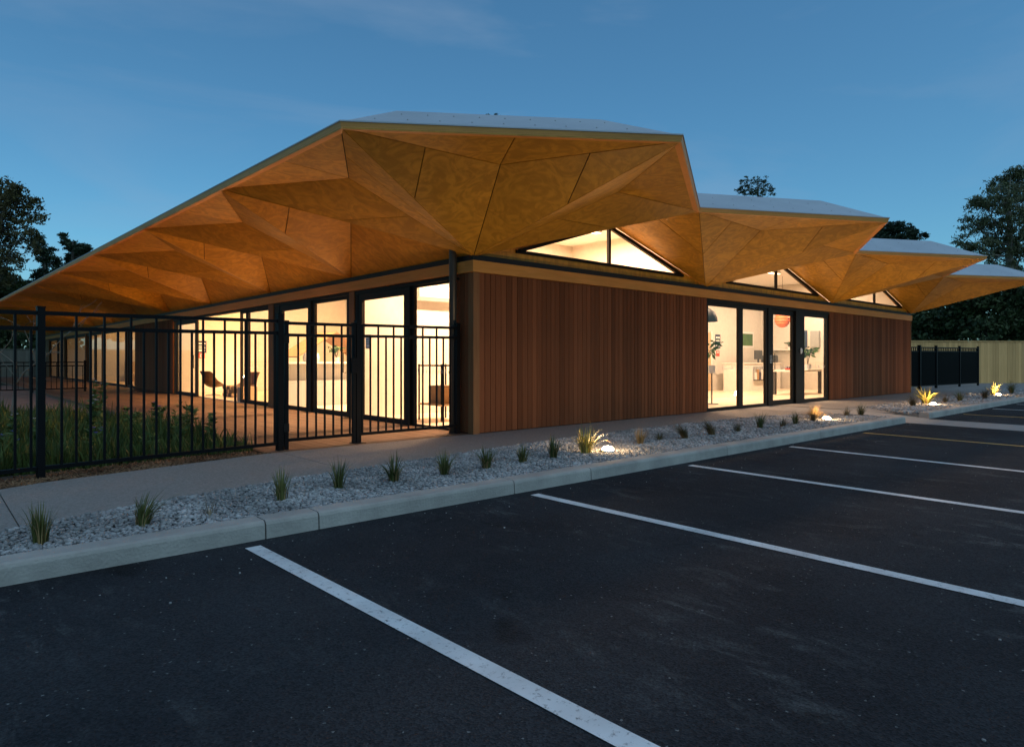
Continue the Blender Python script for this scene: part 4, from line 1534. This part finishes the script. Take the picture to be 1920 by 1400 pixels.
lb = thing("log_bench", "low bench of stacked split logs between the two armchairs", "bench", (.9, 12.6, .1))
for i in range(3):
    for j in range(7 - i % 2):
        MB().lathe([(.001, -.2), (.055, -.2), (.06, 0), (.055, .2), (.001, .2)], 8).build("log", M['bark' if (i + j) % 3 else 'plyin'], lb, (0, -.4 + j * .125 + (i % 2) * .06, .06 + i * .105)).rotation_euler = (0, PI / 2, 0)
fl = thing("floor_lamp", "floor lamp glowing behind the armchairs against the cream wall", "lamp", (2.05, 14.7, -.22))
MB().lathe([(.14, .32), (.14, .34), (.012, .35), (.012, .72), (.0, .72)], 16).build("stand", M['black'], fl)
MB().lathe([(.08, .70), (.12, .78), (.12, .86), (.07, .93), (.0001, .95)], 16).build("globe", M['lampglass'], fl, smooth=True)
ld = bpy.data.lights.new("floor_lamp_light", 'POINT'); ld.energy = 55; ld.color = WARM; ld.shadow_soft_size = .12
lo = bpy.data.objects.new("floor_lamp_light", ld); COL.objects.link(lo); lo.parent = fl; lo.location = (0, -.2, .95)
bx_ = MB().box(-.2, .2, -.2, .2, 0, .38)
tag(bx_.build("side_block", M['plyin'], None, (.42, 10.2, .1), bevel=.01), "pale wooden block seat beside the nearer armchair", "stool")

def wall_sign(name, label, cat, loc, rz, w_, h_, face, bars, barm):
    t = thing(name, label, cat, loc, rz)
    MB().box(-w_ / 2, w_ / 2, -.004, .004, -h_ / 2, h_ / 2).build("plate", M[face], t)
    for (bx0, bx1, bz0, bz1) in bars:
        MB().box(bx0 * w_, bx1 * w_, -.0055, -.0042, bz0 * h_, bz1 * h_).build("print", M[barm], t)
    return t
LINES_ = [(-.38, .38, .22, .34), (-.38, .30, .02, .10), (-.38, .36, -.12, -.05), (-.30, .30, -.38, -.20)]
wall_sign("notice", "navy notice with pale lines on the cream wall by the armchairs", "sign", (.89, 15.594, 1.62), 0, .30, .40, 'navy', LINES_, 'white')
wall_sign("notice", "small red square sign below the navy notice", "sign", (.89, 15.594, 1.33), 0, .2, .17, 'red', [(-.3, .3, .15, .32), (-.3, -.1, -.3, .1), (.1, .3, -.3, .1), (-.3, .3, -.34, -.2)], 'white')
wall_sign("notice", "small grey paper notice stuck on the first glass door", "sign", (.052, 3.17, 1.53), -PI / 2, .18, .26, 'grey', LINES_, 'white')

hp = thing("heat_pump", "white wall heat pump high in the first room", "heat pump", (1.95, 3.715, 2.40))
MB().prism([(-.55, 0, 0), (-.55, -.16, .0), (-.55, -.215, .07), (-.55, -.21, .27), (-.55, -.17, .30), (-.55, 0, .30)], (1.1, 0, 0)).build("case", M['white'], hp)
MB().box(-.5, .5, -.19, -.10, -.004, -.0005).build("vent", M['grey'], hp)
MB().box(-.53, .53, -.219, -.2155, .125, .130).build("panel_line", M['grey'], hp)

sh = thing("metal_shelf", "black tubular shelf frame behind the corner pane by the downpipe", "shelf", (1.05, 2.2, .1))
for x in (-.3, .3):
    for y in (-.35, .35):
        MB().box(x - .012, x + .012, y - .012, y + .012, 0, 1.02).build("leg", M['black'], sh)
for z in (.28, .98):
    MB().box(-.315, .315, -.365, .365, z, z + .025).build("shelf_board", M['black' if z > .5 else 'plyin'], sh)
bxs = MB().box(-.2, .2, -.25, .2, 0, .32)
tag(bxs.build("storage_box", M['canvas'], None, (1.05, 2.2, .407), bevel=.01), "tan storage box standing on the black shelf frame", "box")
wall_sign("notice", "pale framed print on the wall above the shelf frame", "picture", (3.0, 3.714, 1.7), 0, .5, .6, 'white', [(-.4, .4, -.4, .4)], 'grey')

# counter kitchen behind the half wall
cb = thing("bench_top", "grey bench top along the half wall in the second room", "counter", (2.18, 7.3, 1.105))
MB().box(-1.95, 1.95, -.12, .3, 0, .04).build("slab", M['white'], cb)
MB().box(-1.95, 1.95, -.02, .06, -1.0, -.4).build("lower_panel", M['grey'], cb).location = (0, -.09 + .2 - .13, 0)

def potted(label, loc, h, spread, n_, seed, leaf=.06, pot=(.13, .2), droop=.2, mt='house'):
    r = np.random.default_rng(seed)
    t = thing("potted_plant", label, "plant", loc)
    pr, ph = pot
    MB().lathe([(pr * .75, 0), (pr, ph), (pr * .92, ph), (pr * .85, ph * .85), (.001, ph * .85)], 16).build("pot", M['white'], t, smooth=False)
    sm = MB(); C = []; D = []
    for k in range(7):
        a = r.uniform(0, 2 * PI)
        tip = Vector((math.cos(a) * spread * r.uniform(.3, 1), math.sin(a) * spread * r.uniform(.3, 1), ph + h * r.uniform(.65, 1)))
        mid = Vector((tip.x * .35, tip.y * .35, ph + (tip.z - ph) * .65))
        sm.tube([(0, 0, ph * .8), mid, tip], [.008, .006, .003], 5)
        for q in range(n_):
            u = r.uniform(.3, 1)
            p = mid.lerp(tip, (u - .3) / .7) if u > .3 else mid
            an = r.uniform(0, 2 * PI)
            d = np.array([math.cos(an), math.sin(an), r.uniform(-droop * 3, .4)]); d /= np.linalg.norm(d)
            C.append(np.array(p) + d * leaf * 1.2); D.append(d)
    sm.build("stem", M['twig'], t)
    V, F = leaf_quads(np.array(C), np.array(D), leaf, .36, r)
    place(np_mesh("leaves", V, F, M[mt]), "leaves", t)
    return t
potted("bright green pot plant on the half wall bench top", (1.55, 7.36, 1.147), .30, .22, 14, 61, .05, (.08, .11))
potted("tall drooping pot plant inside the first entrance pane", (7.95, 1.25, .1), 1.75, .62, 22, 62, .085, (.18, .32), .5)
potted("leafy pot plant beside the last entrance pane", (15.6, 2.1, .87), .62, .3, 16, 63, .09, (.11, .18))
for lab, x, c in (("clear glass jar on the half wall bench top", .75, 'grey'), ("white jug on the half wall bench top", 1.0, 'white'), ("small tan bowl on the half wall bench top", 2.35, 'canvas')):
    t = thing("tableware", lab, "tableware", (x, 7.32, 1.147))
    MB().lathe([(.05, 0), (.075, .03), (.08, .13), (.055, .17), (.065, .2), (.0001, .18)], 14).build("body", M[c], t, smooth=True)

hut = thing("play_canopy", "tan tent-shaped canopy in the room beyond the half wall", "canopy", (2.75, 10.4, .1))
for s_ in (-1, 1):
    MB().prism([(0, -.7, 1.86), (0, .7, 1.86), (s_ * 1.15, .7, 1.16), (s_ * 1.15, -.7, 1.16)], (0, 0, .03)).build("canvas_side", M['canvas'], hut)
    for y in (-.66, .66):
        MB().box(s_ * 1.1 - .02, s_ * 1.1 + .02, y - .02, y + .02, 0, 1.17).build("pole", M['plyin'], hut)
tbl = thing("low_table", "low table with a lamp in the far left room", "table", (1.3, 25.0, .1))
MB().box(-.5, .5, -.35, .35, .46, .5).build("top", M['plyin'], tbl)
for x in (-.42, .42):
    for y in (-.28, .28):
        MB().box(x - .025, x + .025, y - .025, y + .025, 0, .46).build("leg", M['plyin'], tbl)
tl = thing("table_lamp", "glowing table lamp on the low table in the far room", "lamp", (1.2, 24.9, .6))
MB().lathe([(.07, 0), (.07, .015), (.012, .02), (.012, .15), (.0, .15)], 12).build("base", M['black'], tl)
MB().lathe([(.12, .15), (.09, .38), (.0001, .38)], 16).build("shade", M['lampglass'], tl)
ld = bpy.data.lights.new("table_lamp_light", 'POINT'); ld.energy = 18; ld.color = WARM; ld.shadow_soft_size = .1
lo = bpy.data.objects.new("table_lamp_light", ld); COL.objects.link(lo); lo.parent = tl; lo.location = (0, 0, .45)
cab = thing("cabinet", "tan storage cabinet against the far room wall", "cabinet", (2.4, 29.9, .1))
MB().box(-.8, .8, -.3, .3, 0, 1.0).build("carcass", M['plyin'], cab)
for x in (-.4, .4):
    MB().box(x - .38, x + .38, -.32, -.302, .05, .95).build("door", M['plyin'], cab)

# ---- foyer
pd = thing("pendant_lamp", "black dome pendant lamp at the left of the entrance glass", "pendant lamp", (10.95, 3.0, 2.30))
MB().lathe([(.36, .0), (.35, .12), (.28, .28), (.15, .38), (.04, .42)], 24).build("dome", M['black'], pd, smooth=True)
MB().tube([(0, 0, .41), (0, 0, ZC - 2.30)], .008, 6).build("cord", M['black'], pd)
MB().lathe([(.001, .12), (.06, .13), (.075, .2), (.05, .27), (.0001, .3)], 14).build("bulb", M['lampglass'], pd, smooth=True)
rl = thing("paper_lantern", "round orange paper lantern hanging behind the entrance door", "lantern", (15.7, 3.0, 2.28))
prof = [(.26 * math.sin(PI * (k + .4) / 16.8) * (1 if k % 2 else .93), .27 - .27 * math.cos(PI * (k + .4) / 16.8)) for k in range(17)]
MB().lathe(prof, 20).build("shade", M['orange'], rl, smooth=False)
MB().tube([(0, 0, .53), (0, 0, ZC - 2.28)], .006, 6).build("cord", M['black'], rl)

rc = thing("reception_counter", "white reception counter along the foyer back wall", "counter", (16.6, 4.55, .1))
MB().box(-1.5, 1.5, -.3, .3, 0, .95).build("body", M['white'], rc)
MB().box(-1.53, 1.53, -.33, .33, .952, .99).build("top", M['white'], rc)
mo = thing("monitor", "black monitor standing on the white reception counter", "monitor", (16.9, 4.5, 1.092))
MB().box(-.27, .27, -.02, .02, .12, .45).build("screen", M['darkgrey'], mo)
MB().box(-.03, .03, -.02, .02, .0, .12).build("stand", M['darkgrey'], mo)
pr_ = MB().box(-.28, .28, -.2, .2, 0, .26)
tag(pr_.build("printer", M['darkgrey'], None, (17.75, 4.5, 1.092), bevel=.03), "dark grey printer at the end of the reception counter", "printer")
bk_ = thing("wire_rack", "dark brochure rack on the front of the reception counter", "rack", (16.5, 4.19, .45))
MB().box(-.45, .45, -.03, .03, 0, .03).build("ledge", M['darkgrey'], bk_)
MB().box(-.45, .45, .025, .045, 0, .5).build("backboard", M['grey'], bk_)
for i in range(6):
    MB().box(-.42 + i * .145, -.31 + i * .145, -.02, .015, .035, .30 + .1 * (i % 2)).build("brochure", M[('white', 'canvas', 'navy')[i % 3]], bk_)
ds = thing("display_table", "white display table with dark legs inside the entrance door", "table", (15.0, 2.15, .1))
MB().box(-1.0, 1.0, -.35, .35, .72, .77).build("top", M['white'], ds)
for x in (-.93, .93):
    for y in (-.3, .3):
        MB().box(x - .05, x + .05, y - .04, y + .04, 0, .72).build("leg", M['darkgrey'], ds)
for i, (x, c, h_) in enumerate(((14.3, 'red', .06), (14.45, 'navy', .1), (14.62, 'white', .16), (14.85, 'canvas', .12))):
    o = MB().box(-.09, .09, -.13, .13, 0, h_).build("leaflet_stack", M[c], None, (x, 2.05 + .05 * (i % 2), .872))
    tag(o, ("red", "navy", "white", "tan")[i] + " stack of leaflets on the display table in the foyer", "leaflets", "leaflets on the display table")
stn = thing("tablet_stand", "slim tablet stand by the drooping pot plant in the entrance", "stand", (8.55, 1.3, .1))
MB().lathe([(.16, 0), (.16, .015), (.018, .02), (.018, .78), (.0, .78)], 14).build("pole", M['darkgrey'], stn)
MB().box(-.14, .14, -.012, .012, .76, .96).build("screen", M['white'], stn)
wb = MB().box(-.14, 0, -.16, .16, -.3, .3)
tag(wb.build("wall_cabinet", M['grey'], None, (XR - .165, 3.05, 1.95), bevel=.01), "grey wall box beside the last entrance pane", "wall box")
wall_sign("notice", "dark green poster on the foyer end wall", "poster", (XR - .168, 3.62, 1.95), PI / 2 + PI, .5, .65, 'navy', [(-.3, .3, -.35, .2)], 'house')
wall_sign("notice", "navy notice on the foyer back wall by the second pane", "sign", (15.3, 5.194, 1.85), 0, .34, .5, 'navy', LINES_, 'white')
wall_sign("notice", "small red notice under the navy one in the foyer", "sign", (15.3, 5.194, 1.42), 0, .22, .2, 'red', LINES_[:2], 'white')
wall_sign("notice", "framed green landscape picture above the reception counter", "picture", (17.4, 5.194, 1.95), 0, .9, .6, 'white', [(-.42, .42, -.38, .38)], 'house')
wsf = thing("wall_shelf", "white wall shelf on the foyer end wall behind the door", "shelf", (XR - .17, 4.1, 1.55))
MB().box(-.25, 0, -.7, .7, 0, .04).build("board", M['white'], wsf)
for y in (-.5, .5):
    MB().box(-.2, 0, y - .015, y + .015, -.15, -.001).build("bracket", M['white'], wsf)
potted("small pot plant on the foyer wall shelf", (XR - .31, 4.0, 1.592), .2, .16, 8, 64, .05, (.06, .09))
idr = thing("inner_door", "pale inner door standing in the foyer back wall", "door", (14.35, 5.19, .1))
MB().box(-.45, .45, -.03, 0, 0, 2.05).build("leaf", M['plyin'], idr)
MB().box(-.52, -.455, -.04, 0, 0, 2.11).build("jamb", M['white'], idr)
MB().box(.455, .52, -.04, 0, 0, 2.11).build("jamb", M['white'], idr)
MB().tube([(.36, -.03, .95), (.36, -.08, .95), (.26, -.08, .95)], .01, 6).build("handle", M['steel'], idr)

# white grass decals on the entrance panes and door stickers
M['decal'] = plain('white_film', (.75, .75, .72), .6)
def decal(axis, a, b, off, seed, parent, zc=.98):
    r = np.random.default_rng(seed)
    m = MB()
    u = a
    while u < b:
        h_ = r.uniform(.05, .16); w_ = r.uniform(.012, .03); ln = r.uniform(-.06, .06)
        pts = [(u - w_ / 2, zc), (u + w_ / 2, zc), (u + ln, zc + h_)]
        m.poly([(x, off, z) if axis == 'x' else (off, x, z) for x, z in pts])
        u += r.uniform(.05, .12)
    m.build("film_decal", M['decal'], parent)
decal('x', 6.45, 7.5, .052, 1, B); decal('x', 7.85, 8.75, .052, 2, B); decal('x', 9.3, 10.1, .077, 3, B); decal('x', 10.9, 12.05, .052, 4, B)
decal('y', .6, 1.6, .082, 5, B); decal('y', 7.9, 9.1, .082, 6, B)
st = MB().box(8.975, 9.075, .004, .008, 1.12, 1.30).build("access_sticker", M['decal'], jm)
MB().box(8.985, 9.065, .001, .0035, 1.13, 1.29).build("sticker_field", M['frame'], st)
MB().lathe([(.0001, 0), (.011, 0)], 10, (0, 0, 0)).build("symbol_head", M['decal'], st, (9.022, -.0005, 1.262)).rotation_euler = (PI / 2, 0, 0)
m = MB()
m.bar((9.022, -.0005, 1.248), (9.026, -.0005, 1.205), .001, .012, (1, 0, 0)); m.bar((9.026, -.0005, 1.205), (9.046, -.0005, 1.200), .001, .010)
m.bar((9.046, -.0005, 1.2), (9.055, -.0005, 1.165), .001, .010, (1, 0, 0))
for k in range(12):
    a0, a1 = 2 * PI * k / 16 + 2.2, 2 * PI * (k + 1) / 16 + 2.2
    m.bar((9.02 + .027 * math.cos(a0), -.0005, 1.178 + .027 * math.sin(a0)), (9.02 + .027 * math.cos(a1), -.0005, 1.178 + .027 * math.sin(a1)), .001, .007)
m.build("symbol_chair", M['decal'], st)
ib = MB().lathe([(.03, 0), (.045, .01), (.04, .03), (.0001, .035)], 16)
o = ib.build("intercom", M['white'], B, (10.55, -.001, 1.42)); o.rotation_euler = (PI / 2, 0, 0); o.scale = (1, 1.7, 1)

# loose chips swept against the kerb
def litter(n, seed):
    r = np.random.default_rng(seed)
    P = []
    m = MB()
    for i in range(n):
        x = r.uniform(-6, 8); y = -3.28 - abs(r.normal(0, .35)) if i % 3 else r.uniform(-7.5, -3.3)
        s_ = r.uniform(.003, .007)
        a = r.uniform(0, 2 * PI)
        q = [(x + s_ * math.cos(a + k * PI / 2.5) * r.uniform(.6, 1.2), y + s_ * math.sin(a + k * PI / 2.5) * r.uniform(.6, 1.2), .001) for k in range(5)]
        m.prism(q, (0, 0, s_ * r.uniform(.4, 1)))
    return m
o = litter(120, 77).build("loose_chips", M['gravel'])
tag(o, "scattered pale stone chips lying on the asphalt by the kerb", "gravel", kind="stuff")
